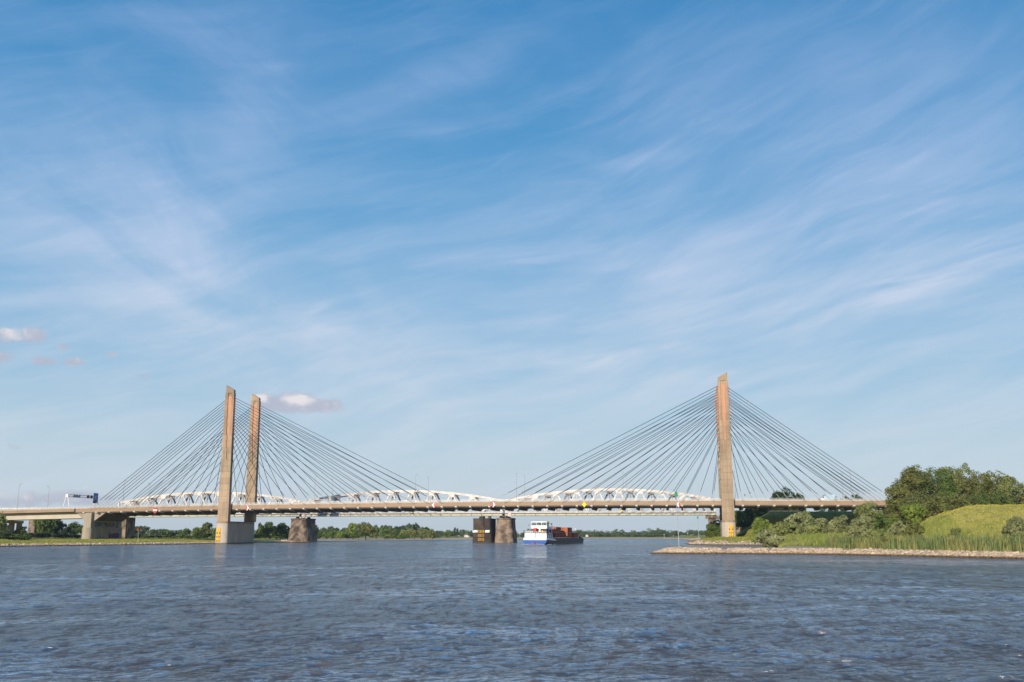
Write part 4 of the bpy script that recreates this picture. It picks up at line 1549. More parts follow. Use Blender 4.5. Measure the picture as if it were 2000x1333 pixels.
# wheelhouse
m = MB(); m.box(-3.5, 3.5, 9.2, 14.0, 5.1, 7.3); m.build('accommodation_trunk', M_RUSTY, ship)
m = MB(); m.prism_y([(-3.6, 7.3), (3.6, 7.3), (3.65, 8.8), (-3.65, 8.8)], 8.8, 14.2); m.build('wheelhouse_wall', M_SHIPW, ship)
m = MB(); m.loft([[(-3.62, 8.85, 8.81), (3.62, 8.85, 8.81), (3.62, 14.1, 8.81), (-3.62, 14.1, 8.81)], [(-3.75, 8.55, 10.15), (3.75, 8.55, 10.15), (3.75, 14.3, 10.15), (-3.75, 14.3, 10.15)]]); m.build('window_band', M_WGLASS, ship)
m = MB(); m.loft([[(-3.95, 8.3, 10.16), (3.95, 8.3, 10.16), (3.95, 14.5, 10.16), (-3.95, 14.5, 10.16)], [(-3.6, 8.7, 10.65), (3.6, 8.7, 10.65), (3.6, 14.1, 10.65), (-3.6, 14.1, 10.65)]]); m.build('wheelhouse_roof', M_SHIPW, ship)
for x in (-3.55, -1.2, 1.2, 3.55):
    m = MB(); m.beam((x, 8.78, 8.8), (x * 1.03, 8.48, 10.15), 0.18, 0.1); m.build('window_post', M_SHIPW, ship)
m = MB()
for k in range(5):
    m.box(3.9 + 0.0, 4.0, 15.0 + k * 2.0, 15.1 + k * 2.0, 7.3, 8.5)
m.box(3.9, 4.0, 14.2, 23.2, 8.4, 8.55)
m.box(3.9, 4.0, 14.2, 23.2, 7.85, 7.95)
tag(m.build('bridge_wing_rail', M_SHIPW, ship), kind='stuff')
m = MB(); m.box(-4.0, 4.0, 14.25, 21.5, 7.0, 7.28); m.build('upper_deck', M_SHIPW, ship)
for k, x in enumerate((-3.6, 3.6)):
    m = MB(); m.tube((x, 15.5 + k * 5, 1.9), (x, 15.5 + k * 5, 7.0), 0.15, n=6); m.build('deck_pillar', M_SHIPW, ship)
m = MB(); m.tube((-5.3, 11, 8.8), (-3.6, 11, 8.3), 0.07, n=5); m.build('antenna_arm', M_SHIPW, ship)
m = MB(); m.tube((-5.3, 11, 8.5), (-5.3, 11, 9.5), 0.16, 0.12, n=6); m.build('antenna_drum', M_DGREY, ship)
m = MB(); m.tube((3.2, 22, 7.28), (3.2, 22, 9.6), 0.06, n=5); m.box(2.85, 3.55, 21.9, 22.1, 9.2, 10.0); m.build('radar_mast', M_DGREY, ship)
# hold coaming, bow
m = MB()
for s in (-1, 1):
    m.box(s * 5.05 - 0.08, s * 5.05 + 0.08, 23.0, 94.0, 1.6, 2.75)
m.box(-5.0, 5.0, 22.9, 23.1, 1.6, 2.75)
m.box(-5.0, 5.0, 93.9, 94.1, 1.6, 2.75)
tag(m.build('hold_coaming', mat('coaming_grey', (0.10, 0.11, 0.12), rough=0.6), ship), kind='stuff')
m = MB(); m.box(-2.0, 2.0, 97.0, 101.0, 2.5, 4.0); m.build('bow_locker', M_SHIPW, ship)
m = MB(); m.tube((0, 101.5, 2.8), (0, 101.5, 8.0), 0.09, 0.06, n=6); m.box(-0.35, 0.35, 101.4, 101.6, 7.2, 8.0); m.build('bow_mast', M_SHIPW, ship)
m = MB(); m.tube((2.4, 100.5, 3.0), (3.0, 100.5, 3.6), 0.5, 0.5, n=8); m.build('winch', M_BLACK, ship)

# the containers: each stands in the hold on its own
def make_container(L, m_):
    e = empty('shipping_container')
    m = MB()
    m.box(-1.2, 1.2, 0.05, L - 0.05, 0.08, 2.55)
    m.build('box_body', m_, e)
    m = MB()
    n = int(L / 0.62)
    for s in (-1, 1):
        for k in range(n):
            y = 0.3 + k * (L - 0.6) / n
            m.box(s * 1.215 - 0.02, s * 1.215 + 0.02, y, y + 0.28, 0.15, 2.45)
    for y in (0.02, L - 0.06):
        for x in (-0.8, -0.35, 0.35, 0.8):
            m.box(x - 0.03, x + 0.03, y, y + 0.04, 0.15, 2.45)
    tag(m.build('corrugation', m_, e), kind='stuff')
    return e


protos = {}
cnt = 0
def container(col, row_y, lvl, L, mk, m_, desc):
    key = (L, mk)
    if key not in protos:
        protos[key] = e = make_container(L, m_)
    else:
        e = copy_tree(protos[key])
    e.location = ship_pt((col - 1.5) * 2.48, row_y, 0.45 + 2.62 * lvl)
    e.rotation_euler = (0, 0, -HEAD)
    tag(e, desc, 'container', 'containers stacked in the hold of the barge')


colname = ['left-most', 'second', 'third', 'right-most']
lvlname = ['bottom', 'middle', 'top']
for r_i, (ry, name, mk, m_, lv) in enumerate(((24.0, 'nearest the wheelhouse', 'b', M_CBR, 3), (36.8, 'in the second block from the wheelhouse', 'b', M_CBR, 3),
                                              (53.5, 'in the third block from the wheelhouse', 'o', M_COR, 3), (71.0, 'in the low block near the bow', 'r', M_CRD, 2))):
    for col in range(4):
        for l in range(lv):
            if r_i == 1 and col == 3 and l == 2:
                continue
            if r_i < 2 and l < 2 and col < 3:
                continue                        # buried in the stack, never seen
            if r_i >= 2 and l < 1 and col < 3:
                continue
            if r_i == 3 and l == 1 and col == 0:
                continue
            mm, kk = (m_, mk)
            if r_i == 0 and l == 2 and col == 3:
                mm, kk = M_COR, 'o'
            L = 12.19
            container(col, ry, l, L, kk, mm, '%s container %s, %s column, %s layer' % ({'b': 'rust-brown', 'o': 'orange', 'r': 'red'}[kk], name, colname[col], lvlname[l]))

# wash round the stern
M_FOAM = mat('foam', (0.72, 0.74, 0.76), (0.40, 0.44, 0.48), scale=1.2, rough=0.8)
m = MB()
r = random.Random(5)
for k in range(240):
    q = r.random()
    x = r.gauss(0, 2.6)
    y = -abs(r.gauss(0, 1.2)) * (1 + q)
    p_ = ship_pt(x, y - 0.3)
    s = r.uniform(0.15, 0.5)
    z = 0.13 + r.uniform(0, 0.12)
    pts = [(p_.x + s * 1.8 * math.cos(t) * r.uniform(.6, 1), p_.y + s * math.sin(t) * r.uniform(.6, 1), z + r.uniform(-.03, .03)) for t in [2 * math.pi * i / 6 for i in range(6)]]
    cpt = (p_.x, p_.y, z + 0.12)
    m.add(pts + [cpt], [(i, (i + 1) % 6, 6) for i in range(6)])
o = m.build('stern_wash', M_FOAM)
tag(o, 'white foam churned up right behind the barge\'s blue stern', 'foam', kind='stuff')

# far-off second ship
fs = empty('distant_barge', P(1148, 1440.0, 1.2), R(-10), 'tiny distant barge with a white wheelhouse and red cargo before the far wood', 'barge')
m = MB(); m.loft([[(-4.5, -28, 0), (4.5, -28, 0), (4.5, -28, 2.6), (-4.5, -28, 2.6)], [(-4.5, 24, 0), (4.5, 24, 0), (4.5, 24, 2.4), (-4.5, 24, 2.4)], [(-1, 32, 0.2), (1, 32, 0.2), (1, 32, 3.2), (-1, 32, 3.2)]]); m.build('hull', M_HULL, fs)
fs.scale = (0.55, 0.55, 0.55)
m = MB(); m.box(-3, 3, -24, -18, 2.6, 7.0); m.build('wheelhouse', M_SHIPW, fs)
m = MB(); m.box(-3.1, 3.1, -24.1, -17.9, 5.0, 6.0); m.build('window_band', M_WGLASS, fs)
m = MB(); m.box(-3.6, 3.6, -6, 8, 2.45, 4.4); m.build('cargo', M_CRD, fs)
# far white farmhouse
fh = empty('farmhouse', P(911, 1330.0, ground_z(P(911, 1330).x, 1330)), R(15), 'small white farmhouse among the far trees left of the old pier', 'house')
fh.scale = (0.8, 0.8, 0.8)
m = MB(); m.box(-4, 4, -3.5, 3.5, 0, 3.4); m.build('wall', M_SHIPW, fh)
m = MB(); m.prism_y([(-4.4, 3.41), (4.4, 3.41), (0, 6.6)], -3.8, 3.8); m.build('roof', M_STONE, fh)
for x in (-2.4, 0.2, 2.0):
    m = MB(); m.box(x, x + 0.9, -3.56, -3.51, 1.2, 2.4); m.build('window', M_GLASS, fh)

# ------------------------------------------------------------------ vegetation
def leafmat(name, c1, c2, tr=0.36, island=0.22, scale=0.35):
    return mat(name, c1, c2, scale=scale, rough=0.62, island=island, translucent=tr, spec=0.25, detail=3, lo=0.4, hi=0.6, per_object=0.10)


LM = {
    'dark': leafmat('dark_foliage', (0.081, 0.125, 0.035), (0.050, 0.083, 0.025)),
    'olive': leafmat('olive_foliage', (0.236, 0.243, 0.068), (0.155, 0.169, 0.047)),
    'green': leafmat('green_foliage', (0.176, 0.240, 0.055), (0.111, 0.163, 0.039)),
    'lime': leafmat('lime_foliage', (0.297, 0.363, 0.066), (0.209, 0.275, 0.050)),
    'willow': leafmat('willow_foliage', (0.316, 0.344, 0.115), (0.206, 0.234, 0.077)),
    'grey': leafmat('grey_willow_foliage', (0.369, 0.390, 0.178), (0.242, 0.262, 0.114)),
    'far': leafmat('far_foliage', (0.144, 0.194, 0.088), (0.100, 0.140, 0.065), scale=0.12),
}
M_BARK = mat('bark', (0.10, 0.075, 0.05), (0.06, 0.045, 0.03), scale=2.0, rough=0.95)


def leaf_cloud(lobes, n, leaf, seed, puff=0.30, drop=0.0, spiky=0.0, normal_out=1.3, aspect=1.6):
    """leaf-sized faces on the puffs that cover each lobe (cx, cy, cz, rx, ry, rz)"""
    r = np.random.default_rng(seed)
    lob = np.array(lobes, float)
    area = (lob[:, 3] * lob[:, 5] + lob[:, 3] * lob[:, 4] + lob[:, 4] * lob[:, 5])
    cen, rad, lc = [], [], []
    for L in lob:
        mr = (L[3] + L[4] + L[5]) / 3
        k = max(6, int(26 * 0.3 / puff))
        d = r.normal(size=(k, 3))
        d[:, 2] = np.abs(d[:, 2]) * np.where(r.random(k) < 0.72, 1, -1)
        d /= np.linalg.norm(d, axis=1)[:, None]
        rr = r.uniform(0.55, 0.92, k)[:, None]
        cen.append(L[:3] + d * L[3:6] * rr)
        rad.append(mr * puff * r.uniform(0.65, 1.45, k))
        lc.append(np.repeat(L[None, :3], k, 0))
    cen, rad, lc = np.concatenate(cen), np.concatenate(rad), np.concatenate(lc)
    pr = rad ** 2
    pick = r.choice(len(cen), n, p=pr / pr.sum())
    d = r.normal(size=(n, 3))
    d /= np.linalg.norm(d, axis=1)[:, None]
    out = cen[pick] - lc[pick]
    out /= np.linalg.norm(out, axis=1)[:, None] + 1e-9
    flip = (d * out).sum(1) < -0.35
    d[flip] *= -1
    sh = r.uniform(0.55, 1.05, n)[:, None]
    c = cen[pick] + d * rad[pick][:, None] * sh
    if drop:
        c[:, 2] -= np.abs(r.normal(0, drop, n))
    nr = d * normal_out + r.normal(size=(n, 3)) * 0.55
    nr /= np.linalg.norm(nr, axis=1)[:, None]
    t = np.cross(nr, r.normal(size=(n, 3)))
    if spiky:
        up = np.array([0, 0, 1.0]) * spiky + d * 0.6 + r.normal(size=(n, 3)) * 0.25
        t = up - nr * (up * nr).sum(1)[:, None]
    t /= np.linalg.norm(t, axis=1)[:, None] + 1e-9
    bt = np.cross(nr, t)
    s = (leaf * r.uniform(0.6, 1.35, n))[:, None]
    a = t * s * aspect * 0.5
    bb = bt * s * 0.5
    v = np.stack([c - a, c + bb * 0.9, c + a, c - bb * 0.9], 1).reshape(-1, 3)
    q = np.arange(4 * n).reshape(n, 4)
    return v, q


def blob_lobes(seed, k=7, flat=0.5, tall=1.0):
    """lobes filling the unit box x, y in -0.5..0.5, z in 0..1"""
    r = random.Random(seed)
    L = [(0, 0, 0.55, 0.34, 0.34, 0.40)]
    for i in range(k):
        a = 2 * math.pi * i / k + r.uniform(-0.4, 0.4)
        z = r.uniform(0.22, 0.80)
        w_ = 0.30 * math.sqrt(max(0.05, 1 - (2 * z - 0.95) ** 2)) + 0.02
        q = r.uniform(0.17, 0.26)
        L.append((math.cos(a) * w_, math.sin(a) * w_, z, q, q, q * r.uniform(0.75, 1.05)))
    return L


def trunk_mb(h, r0, limbs, rnd, spread):
    m = MB()
    pts = [(0, 0, -0.03 * h), (rnd.uniform(-.02, .02) * h, 0, h * 0.35), (rnd.uniform(-.04, .04) * h, rnd.uniform(-.03, .03) * h, h * 0.7)]
    m.tube(pts[0], pts[1], r0, r0 * 0.75, n=6)
    m.tube(pts[1], pts[2], r0 * 0.75, r0 * 0.35, n=6)
    for i in range(limbs):
        a = rnd.uniform(0, 6.28)
        zz = rnd.uniform(0.25, 0.6)
        s = Vector(pts[0]).lerp(Vector(pts[2]), zz / 0.75)
        e_ = s + Vector((math.cos(a) * spread * rnd.uniform(.5, .9), math.sin(a) * spread * rnd.uniform(.5, .9), h * rnd.uniform(0.15, 0.35)))
        m.tube(s, e_, r0 * 0.35, r0 * 0.12, n=5)
    return m


variants = {}
def variant(kind, k, n, leaf, spiky=0.0):
    key = (kind, k, n, leaf)
    if key not in variants:
        v, q = leaf_cloud(blob_lobes(100 + k * 7 + len(kind)), n, leaf, 500 + k, puff=0.36, spiky=spiky)
        variants[key] = np_mesh('crown', v, q, LM[kind])
        rnd = random.Random(k)
        m = trunk_mb(0.8, 0.03, 4, rnd, 0.28)
        me = bpy.data.meshes.new('trunk')
        me.from_pydata(m.v, [], m.f)
        me.materials.append(M_BARK)
        variants[('trunk', key)] = me
    return variants[key], variants[('trunk', key)]


tree_i = 0
def far_tree(px, ytop, wpx, Y, kind, label, group=None, name='tree', n=1500, leaf=0.075, zb=None, spiky=0.0, cat='tree', wide_y=None):
    global tree_i
    tree_i += 1
    pos = P(px, Y)
    g = ground_z(pos.x, Y) if zb is None else zb
    h = z_at(ytop, Y) - g
    w_ = wpx * Y / 1986.6
    crown, trunk = variant(kind, tree_i % 6, n, leaf, spiky)
    e = empty(name, (pos.x, Y, g), random.uniform(-0.5, 0.5), label, cat, group)
    link('crown', crown, e, (0, 0, h * 0.02), scale=(w_ * 0.98, w_ * 0.98 if wide_y is None else wide_y, h * 0.98))
    t = link('trunk', trunk, e, (0, 0, 0), scale=(h, h, h))
    return e


def big_tree(px, ytop, wpx, Y, kind, label, group=None, lobes=None, leaf=0.42, n=9000, ybase=None, name='tree', seed=1, spiky=0.0, puff=0.36, drop=0.0, low=0.12, cat='tree', aspect=1.6, wide_y=None):
    pos = P(px, Y)
    g = ground_z(pos.x, Y)
    if ybase is not None:
        g = min(g, z_at(ybase, Y)) if False else g
    h = z_at(ytop, Y) - g
    w_ = wpx * Y / 1986.6
    wy = w_ * 0.9 if wide_y is None else wide_y
    L = lobes or blob_lobes(seed, 11 if n > 8600 else 7 + seed % 5)
    L = [(a * w_, b_ * wy, (low + c * (1 - low)) * h, d * w_, e_ * wy, f * h * (1 - low)) for a, b_, c, d, e_, f in L]
    v, q = leaf_cloud(L, n, leaf, seed + 40, puff=puff, spiky=spiky, drop=drop, aspect=aspect)
    v[:, 2] = np.maximum(v[:, 2], 0.02)
    e = empty(name, (pos.x, Y, g), 0, label, cat, group)
    link('crown', np_mesh('crown', v, q, LM[kind]), e)
    m = trunk_mb(h * 0.85, max(0.08, h * 0.022), 7, random.Random(seed), w_ * 0.35)
    m.build('trunk', M_BARK, e)
    return e


# big trees behind the dike on the right
big_tree(1763, 942, 54, 415, 'olive', 'big olive-green tree at the left end of the grove behind the dike', seed=3, n=10800, leaf=0.43, low=0.0)
big_tree(1782, 911, 100, 424, 'olive', 'broad tall tree, second from the left in the grove behind the dike', seed=5, n=20250, leaf=0.43, low=0.0)
big_tree(1832, 912, 84, 430, 'green', 'tall tree in the middle of the grove, third from the left', seed=8, n=17550, leaf=0.43, low=0.0)
big_tree(1877, 905, 74, 446, 'willow', 'highest tree of the grove, with a ragged pale crown', seed=11, n=14850, leaf=0.43, low=0.0)
big_tree(1920, 913, 78, 436, 'olive', 'tall tree right of the highest one in the grove', seed=14, n=16200, leaf=0.43, low=0.0)
big_tree(1962, 916, 70, 432, 'willow', 'pale tree in the grove, second from the photo\'s right edge', seed=17, n=14850, leaf=0.43, low=0.0)
big_tree(2004, 934, 60, 438, 'olive', 'tree of the grove cut by the photo\'s right edge', seed=20, n=10800, leaf=0.43, low=0.0)
big_tree(2062, 925, 90, 440, 'green', 'tree just outside the right edge behind the dike', seed=22, n=6000, leaf=0.6, low=0.0)
big_tree(1815, 955, 90, 400, 'olive', 'lower tree in front of the grove, where the dike starts', seed=26, n=9000, leaf=0.45, low=0.0)
big_tree(1868, 962, 90, 410, 'olive', 'lower dark tree in front of the grove above the dike crest', seed=27, n=8000, leaf=0.45, low=0.0)
big_tree(1938, 958, 110, 412, 'green', 'lower broad tree in front of the grove towards the right edge', seed=29, n=9000, leaf=0.45, low=0.0)
# trees rising behind the deck on the right
big_tree(1530, 949, 52, 585, 'dark', 'dark round tree rising above the deck right of the right pylon', seed=31, n=6000, leaf=0.65)
big_tree(1563, 960, 32, 590, 'dark', 'smaller dark tree leaning on the round one above the deck', seed=33, n=3000, leaf=0.65)
big_tree(1622, 965, 44, 600, 'dark', 'low dark tree top above the deck behind the blue van', seed=35, n=3000, leaf=0.65)
big_tree(1650, 971, 26, 600, 'dark', 'tiny tree top above the deck right of the van', seed=36, n=1500, leaf=0.65)
big_tree(1686, 964, 36, 600, 'dark', 'dark tree top above the deck, nearest the stays\' right anchorage', seed=37, n=2500, leaf=0.65)
big_tree(1478, 988, 46, 575, 'dark', 'dark tree under the deck beside the embankment', seed=39, n=4000, leaf=0.6)
big_tree(1510, 986, 44, 580, 'dark', 'dark tree behind the embankment below the dark round crown', seed=40, n=4000, leaf=0.6)
big_tree(1448, 992, 34, 560, 'green', 'mid-green tree beside the shaft of the right pylon', seed=41, n=3500, leaf=0.55, low=0.0)
big_tree(1412, 1018, 56, 510, 'dark', 'dark rounded bush left of the right pylon\'s base', seed=43, n=5000, leaf=0.5, low=0.0, name='bush', cat='bush')
big_tree(1393, 1024, 34, 500, 'green', 'green rounded bush at the left of the dark one by the right pylon', seed=44, n=3500, leaf=0.45, low=0.0, name='bush', cat='bush')
big_tree(1500, 1012, 60, 545, 'dark', 'dark thicket at the embankment\'s foot right of the pylon', seed=45, n=4000, leaf=0.55, low=0.0, name='bush', cat='bush')
big_tree(1462, 1016, 40, 540, 'dark', 'small dark thicket beside the right pylon under the deck', seed=46, n=3000, leaf=0.5, low=0.0, name='bush', cat='bush')

# shrubs and young trees on the right bank: (column, top row, width, distance, kind, spiky, label)
shr = [
    (1491, 1004, 46, 375, 'lime', 0.0, 'bright yellow-green young tree, leftmost on the right bank', 'tree'),
    (1499, 1034, 48, 303, 'grey', 0.4, 'low grey-green willow bush beside the water of the inlet', 'bush'),
    (1527, 1020, 44, 340, 'willow', 0.3, 'soft grey-green bush between the lime tree and the tall grey willow', 'bush'),
    (1563, 999, 56, 350, 'grey', 0.5, 'tall grey willow bush in the left part of the right bank', 'bush'),
    (1577, 996, 26, 372, 'lime', 0.0, 'bright green tree top behind the tall grey willow', 'tree'),
    (1548, 1024, 52, 336, 'willow', 0.3, 'rounded bush in front of the tall grey willow', 'bush'),
    (1602, 1011, 34, 352, 'grey', 0.6, 'narrow grey willow right of the tall one', 'bush'),
    (1585, 1028, 44, 338, 'willow', 0.3, 'low green bush at the foot of the grey willows', 'bush'),
    (1626, 1014, 22, 352, 'grey', 0.8, 'thin upright grey willow before the dark embankment', 'bush'),
    (1646, 1006, 34, 350, 'grey', 0.7, 'feathery upright willow left of the large round one', 'bush'),
    (1686, 1004, 62, 262, 'grey', 0.4, 'large round grey willow, biggest on the right bank', 'bush'),
    (1703, 978, 56, 370, 'willow', 0.4, 'tall grey-green willow standing before the deck\'s right end', 'tree'),
    (1729, 1006, 44, 335, 'green', 0.0, 'dark green rounded bush behind the large grey willow', 'bush'),
    (1758, 1018, 36, 300, 'grey', 0.3, 'small grey bush below the grove', 'bush'),
    (1790, 980, 50, 345, 'lime', 0.0, 'slender light green young tree before the grove', 'tree'),
    (1751, 1006, 20, 350, 'lime', 0.0, 'very small lime-green sapling before the grove', 'tree'),
    (1788, 1019, 36, 245, 'olive', 0.2, 'olive-green bush standing in the tall grass', 'bush'),
    (1990, 1001, 56, 232, 'grey', 0.4, 'dense dark grey willow at the photo\'s right edge', 'bush'),
    (1868, 1030, 26, 250, 'willow', 0.5, 'sparse tall herb on the slope of the dike', 'bush'),
    (1742, 1048, 40, 222, 'olive', 0.2, 'brownish low bush among the reeds', 'bush'),
    (1667, 1056, 30, 234, 'green', 0.0, 'low green bush at the landward end of the groyne', 'bush'),
    (1716, 1030, 40, 250, 'willow', 0.4, 'grey-green bush leaning on the large round willow', 'bush'),
    (1515, 1044, 40, 300, 'grey', 0.4, 'low grey bush right of the inlet', 'bush'),
]
for i, (px, yt, wp, Y, kind, spk, lab, cat) in enumerate(shr):
    lf = 0.26 if Y < 290 else 0.34
    big_tree(px, yt, wp, Y, kind, lab, seed=60 + i * 3, n=4200 if wp < 40 else 8500, leaf=lf * 0.85, low=0.0, spiky=spk, puff=0.30 if spk < 0.5 else 0.24,
             name='bush' if cat == 'bush' else 'tree', cat=cat, aspect=2.2 if kind in ('grey', 'willow') else 1.5)

# left bank
near_left = [
    (-6, 1003, 36, 470, 'willow', 'pale willow cut by the photo\'s left edge', 'tree'),
    (38, 1028, 26, 480, 'olive', 'brownish bush before the columns of the leftmost pier', 'bush'),
    (6, 1040, 36, 452, 'dark', 'low dark bush at the photo\'s left edge', 'bush'),
    (26, 1043, 40, 455, 'green', 'low green bush, second from the left edge', 'bush'),
    (50, 1044, 30, 457, 'dark', 'low bush at the foot of the leftmost pier', 'bush'),
    (84, 1008, 44, 640, 'green', 'tall dark green tree, left one of the pair under the approach', 'tree'),
    (106, 1012, 40, 650, 'dark', 'tall dark green tree, right one of the pair under the approach', 'tree'),
    (124, 1034, 18, 640, 'dark', 'small dark tree between the pair and the round one', 'tree'),
    (146, 1021, 44, 660, 'green', 'round green tree left of the haunched pier', 'tree'),
    (270, 1026, 44, 760, 'far', 'broad round tree just right of the haunched pier', 'tree'),
    (405, 1020, 32, 690, 'willow', 'pointed grey willow just left of the left pylon\'s base', 'tree'),
    (387, 1030, 24, 720, 'green', 'small green tree left of the pointed willow', 'tree'),
    (507, 1022, 18, 690, 'green', 'narrow tree just right of the left pylon\'s base', 'tree'),
    (526, 1019, 32, 700, 'green', 'round light tree between the left pylon and the pale pier', 'tree'),
    (551, 1022, 34, 705, 'dark', 'round dark tree left of the pale river pier', 'tree'),
    (613, 1026, 16, 720, 'dark', 'narrow dark tree just right of the pale river pier', 'tree'),
    (688, 1020, 26, 850, 'lime', 'bright green tree at the left end of the riverside wood', 'tree'),
    (714, 1020, 40, 840, 'olive', 'big olive tree, second in the riverside wood', 'tree'),
    (700, 1036, 36, 830, 'green', 'lower dark bush in front of the bright green tree', 'tree'),
]
for i, (px, yt, wp, Y, kind, lab, cat) in enumerate(near_left):
    if 1038 < yt:
        g_ = {'n': 900, 'leaf': 0.11}
    else:
        g_ = {'n': 2200, 'leaf': 0.06}
    far_tree(px, yt, wp, Y, kind, lab, name='bush' if cat == 'bush' else 'tree', cat=cat, **g_)


def row(x0, x1, prof, Y0_, Y1_, kinds, label, group, step, wj=(1.1, 1.7), seed=1, n=700, leaf=0.10):
    """a belt of trees between two columns; prof gives the height of the skyline"""
    r = random.Random(seed)
    x = x0
    ADJ = {'far': 'hazy green', 'dark': 'dark green', 'green': 'fresh green', 'willow': 'grey-green', 'olive': 'olive', 'lime': 'yellow-green'}
    n_in = 0
    while x <= x1:
        px = x + r.uniform(-0.25, 0.25) * step
        ys = np.interp(px, [q[0] for q in prof], [q[1] for q in prof]) + r.uniform(-1.6, 1.8)
        Y = r.uniform(Y0_, Y1_)
        kd = r.choice(kinds)
        f_ = (px - x0) / max(x1 - x0, 1)
        place = 'at its left end' if f_ < 0.2 else ('left of its middle' if f_ < 0.4 else ('in its middle' if f_ < 0.6 else ('right of its middle' if f_ < 0.8 else 'at its right end')))
        far_tree(px, ys, step * r.uniform(*wj), Y, kd, '%s %s, %s' % (ADJ[kd], label, place), group, n=n, leaf=leaf)
        x += step * r.uniform(0.75, 1.2)


row(296, 420, [(296, 1032), (330, 1033), (370, 1033), (420, 1030)], 800, 900, ['far', 'willow', 'green'], 'tree in the row left of the left pylon', 'trees behind the left meadow', 15, seed=2)
row(250, 420, [(250, 1045), (330, 1046), (420, 1044)], 640, 700, ['green', 'dark'], 'bush in the left meadow hedge', 'hedge bushes on the left meadow', 12, seed=3, wj=(1.3, 2.0), n=500, leaf=0.13)
row(60, 156, [(60, 1042), (156, 1044)], 600, 640, ['dark'], 'bush in the hedge under the approach viaduct', 'hedge bushes under the approach', 12, seed=4, wj=(1.4, 2.0), n=500, leaf=0.13)
row(500, 566, [(500, 1042), (566, 1043)], 660, 690, ['green', 'lime', 'dark'], 'bush in the row between left pylon and pale pier', 'low bushes left of the pale pier', 11, seed=5, wj=(1.3, 1.9), n=500, leaf=0.13)
row(606, 690, [(606, 1030), (640, 1029), (690, 1028)], 950, 1050, ['far'], 'tree in the back row right of the pale pier', 'hazy back row right of the pale pier', 14, seed=6)
row(608, 686, [(608, 1040), (650, 1038), (686, 1036)], 780, 850, ['green', 'willow', 'lime'], 'tree in the bushy row right of the pale pier', 'bushy front row right of the pale pier', 11, seed=7, n=600, leaf=0.11)
row(735, 830, [(735, 1024), (745, 1024), (775, 1028), (790, 1024), (815, 1024), (830, 1030)], 960, 1100, ['far', 'dark', 'far'], 'tree, tall back row of the riverside wood', 'tall back row of the riverside wood', 14, seed=8)
row(735, 850, [(735, 1030), (780, 1034), (820, 1034), (850, 1036)], 880, 950, ['willow', 'olive', 'green'], 'tree, front row of the riverside wood', 'front row of the riverside wood', 13, seed=9)
row(755, 800, [(755, 1044), (800, 1046)], 870, 880, ['lime', 'green'], 'bush of the low row on the sandy shore', 'light bushes on the sandy shore', 10, seed=19, n=500, leaf=0.13)
row(832, 885, [(832, 1031), (845, 1033), (885, 1039)], 1050, 1200, ['far', 'green', 'far'], 'tree in the row sloping towards the old pier', 'tree row falling towards the old pier', 11, seed=10)
row(884, 1010, [(884, 1041), (902, 1035), (910, 1036), (918, 1040), (935, 1038), (1010, 1041)], 1250, 1400, ['far', 'dark', 'far'], 'tree in the distant row round the farmhouse', 'distant trees behind the old pier', 10, seed=11)
for px, yt in ((888, 1031), (893, 1032)):
    far_tree(px, yt, 5, 1240, 'dark', 'slim dark poplar, one of two left of the farmhouse', 'two slim poplars', n=500, leaf=0.14)
row(1010, 1030, [(1010, 1041), (1030, 1040)], 1250, 1330, ['far'], 'distant tree beside the barge wheelhouse', 'distant trees beside the wheelhouse', 9, seed=12)
row(1118, 1142, [(1118, 1037), (1130, 1034.5), (1142, 1040)], 1500, 1600, ['far'], 'tree of the distant clump behind the barge bow', 'rounded clump behind the bow', 9, seed=13, wj=(1.4, 1.9))
row(1262, 1300, [(1262, 1041), (1280, 1033), (1290, 1032), (1300, 1041)], 1450, 1550, ['far'], 'tree of the dome-shaped clump, right far bank', 'dome-shaped clump on the far bank', 8, seed=14, wj=(1.6, 2.2))
row(1300, 1410, [(1300, 1040), (1320, 1036), (1335, 1041), (1350, 1037), (1372, 1036), (1385, 1038), (1410, 1036)], 1350, 1500, ['far'], 'tree in the distant row left of the right pylon', 'distant row left of the right pylon', 9, seed=15, wj=(1.3, 1.9))
row(1262, 1310, [(1262, 1044), (1310, 1043)], 1400, 1440, ['far'], 'low bush before the dome-shaped clump', 'low bushes before the dome-shaped clump', 9, seed=16, wj=(1.5, 2.2), n=400, leaf=0.14)
# far-off wood that reads as one mass
rr = random.Random(9)
lob = []
for k in range(150):
    px = rr.uniform(1136, 1272)
    Y = rr.uniform(1480, 1650)
    pos = P(px, Y)
    h = (z_at(1041.5 + rr.uniform(-1.2, 1.6), Y) - 1.5)
    lob.append((pos.x, Y, 1.5 + h * 0.5, rr.uniform(4, 7), rr.uniform(4, 7), h * 0.52))
v, q = leaf_cloud(lob, 26000, 1.25, 77, puff=0.34)
o = link('far_wood', np_mesh('far_wood', v, q, LM['far']))
tag(o, 'distant low wood along the sandy shore right of the barge', 'wood', kind='stuff')
# woods that close the view on both sides behind the bridges
lob = []
for k in range(420):
    Y = rr.uniform(1900, 2600)
    x = rr.uniform(-1500, 1600)
    h = rr.uniform(9, 15)
    lob.append((x, Y, 1.5 + h * 0.5, rr.uniform(7, 16), rr.uniform(7, 14), h * 0.52))
v, q = leaf_cloud(lob, 42000, 2.2, 78, puff=0.34)
o = link('horizon_wood', np_mesh('horizon_wood', v, q, LM['far']))
tag(o, 'faint low line of woods on the horizon', 'wood', kind='stuff')


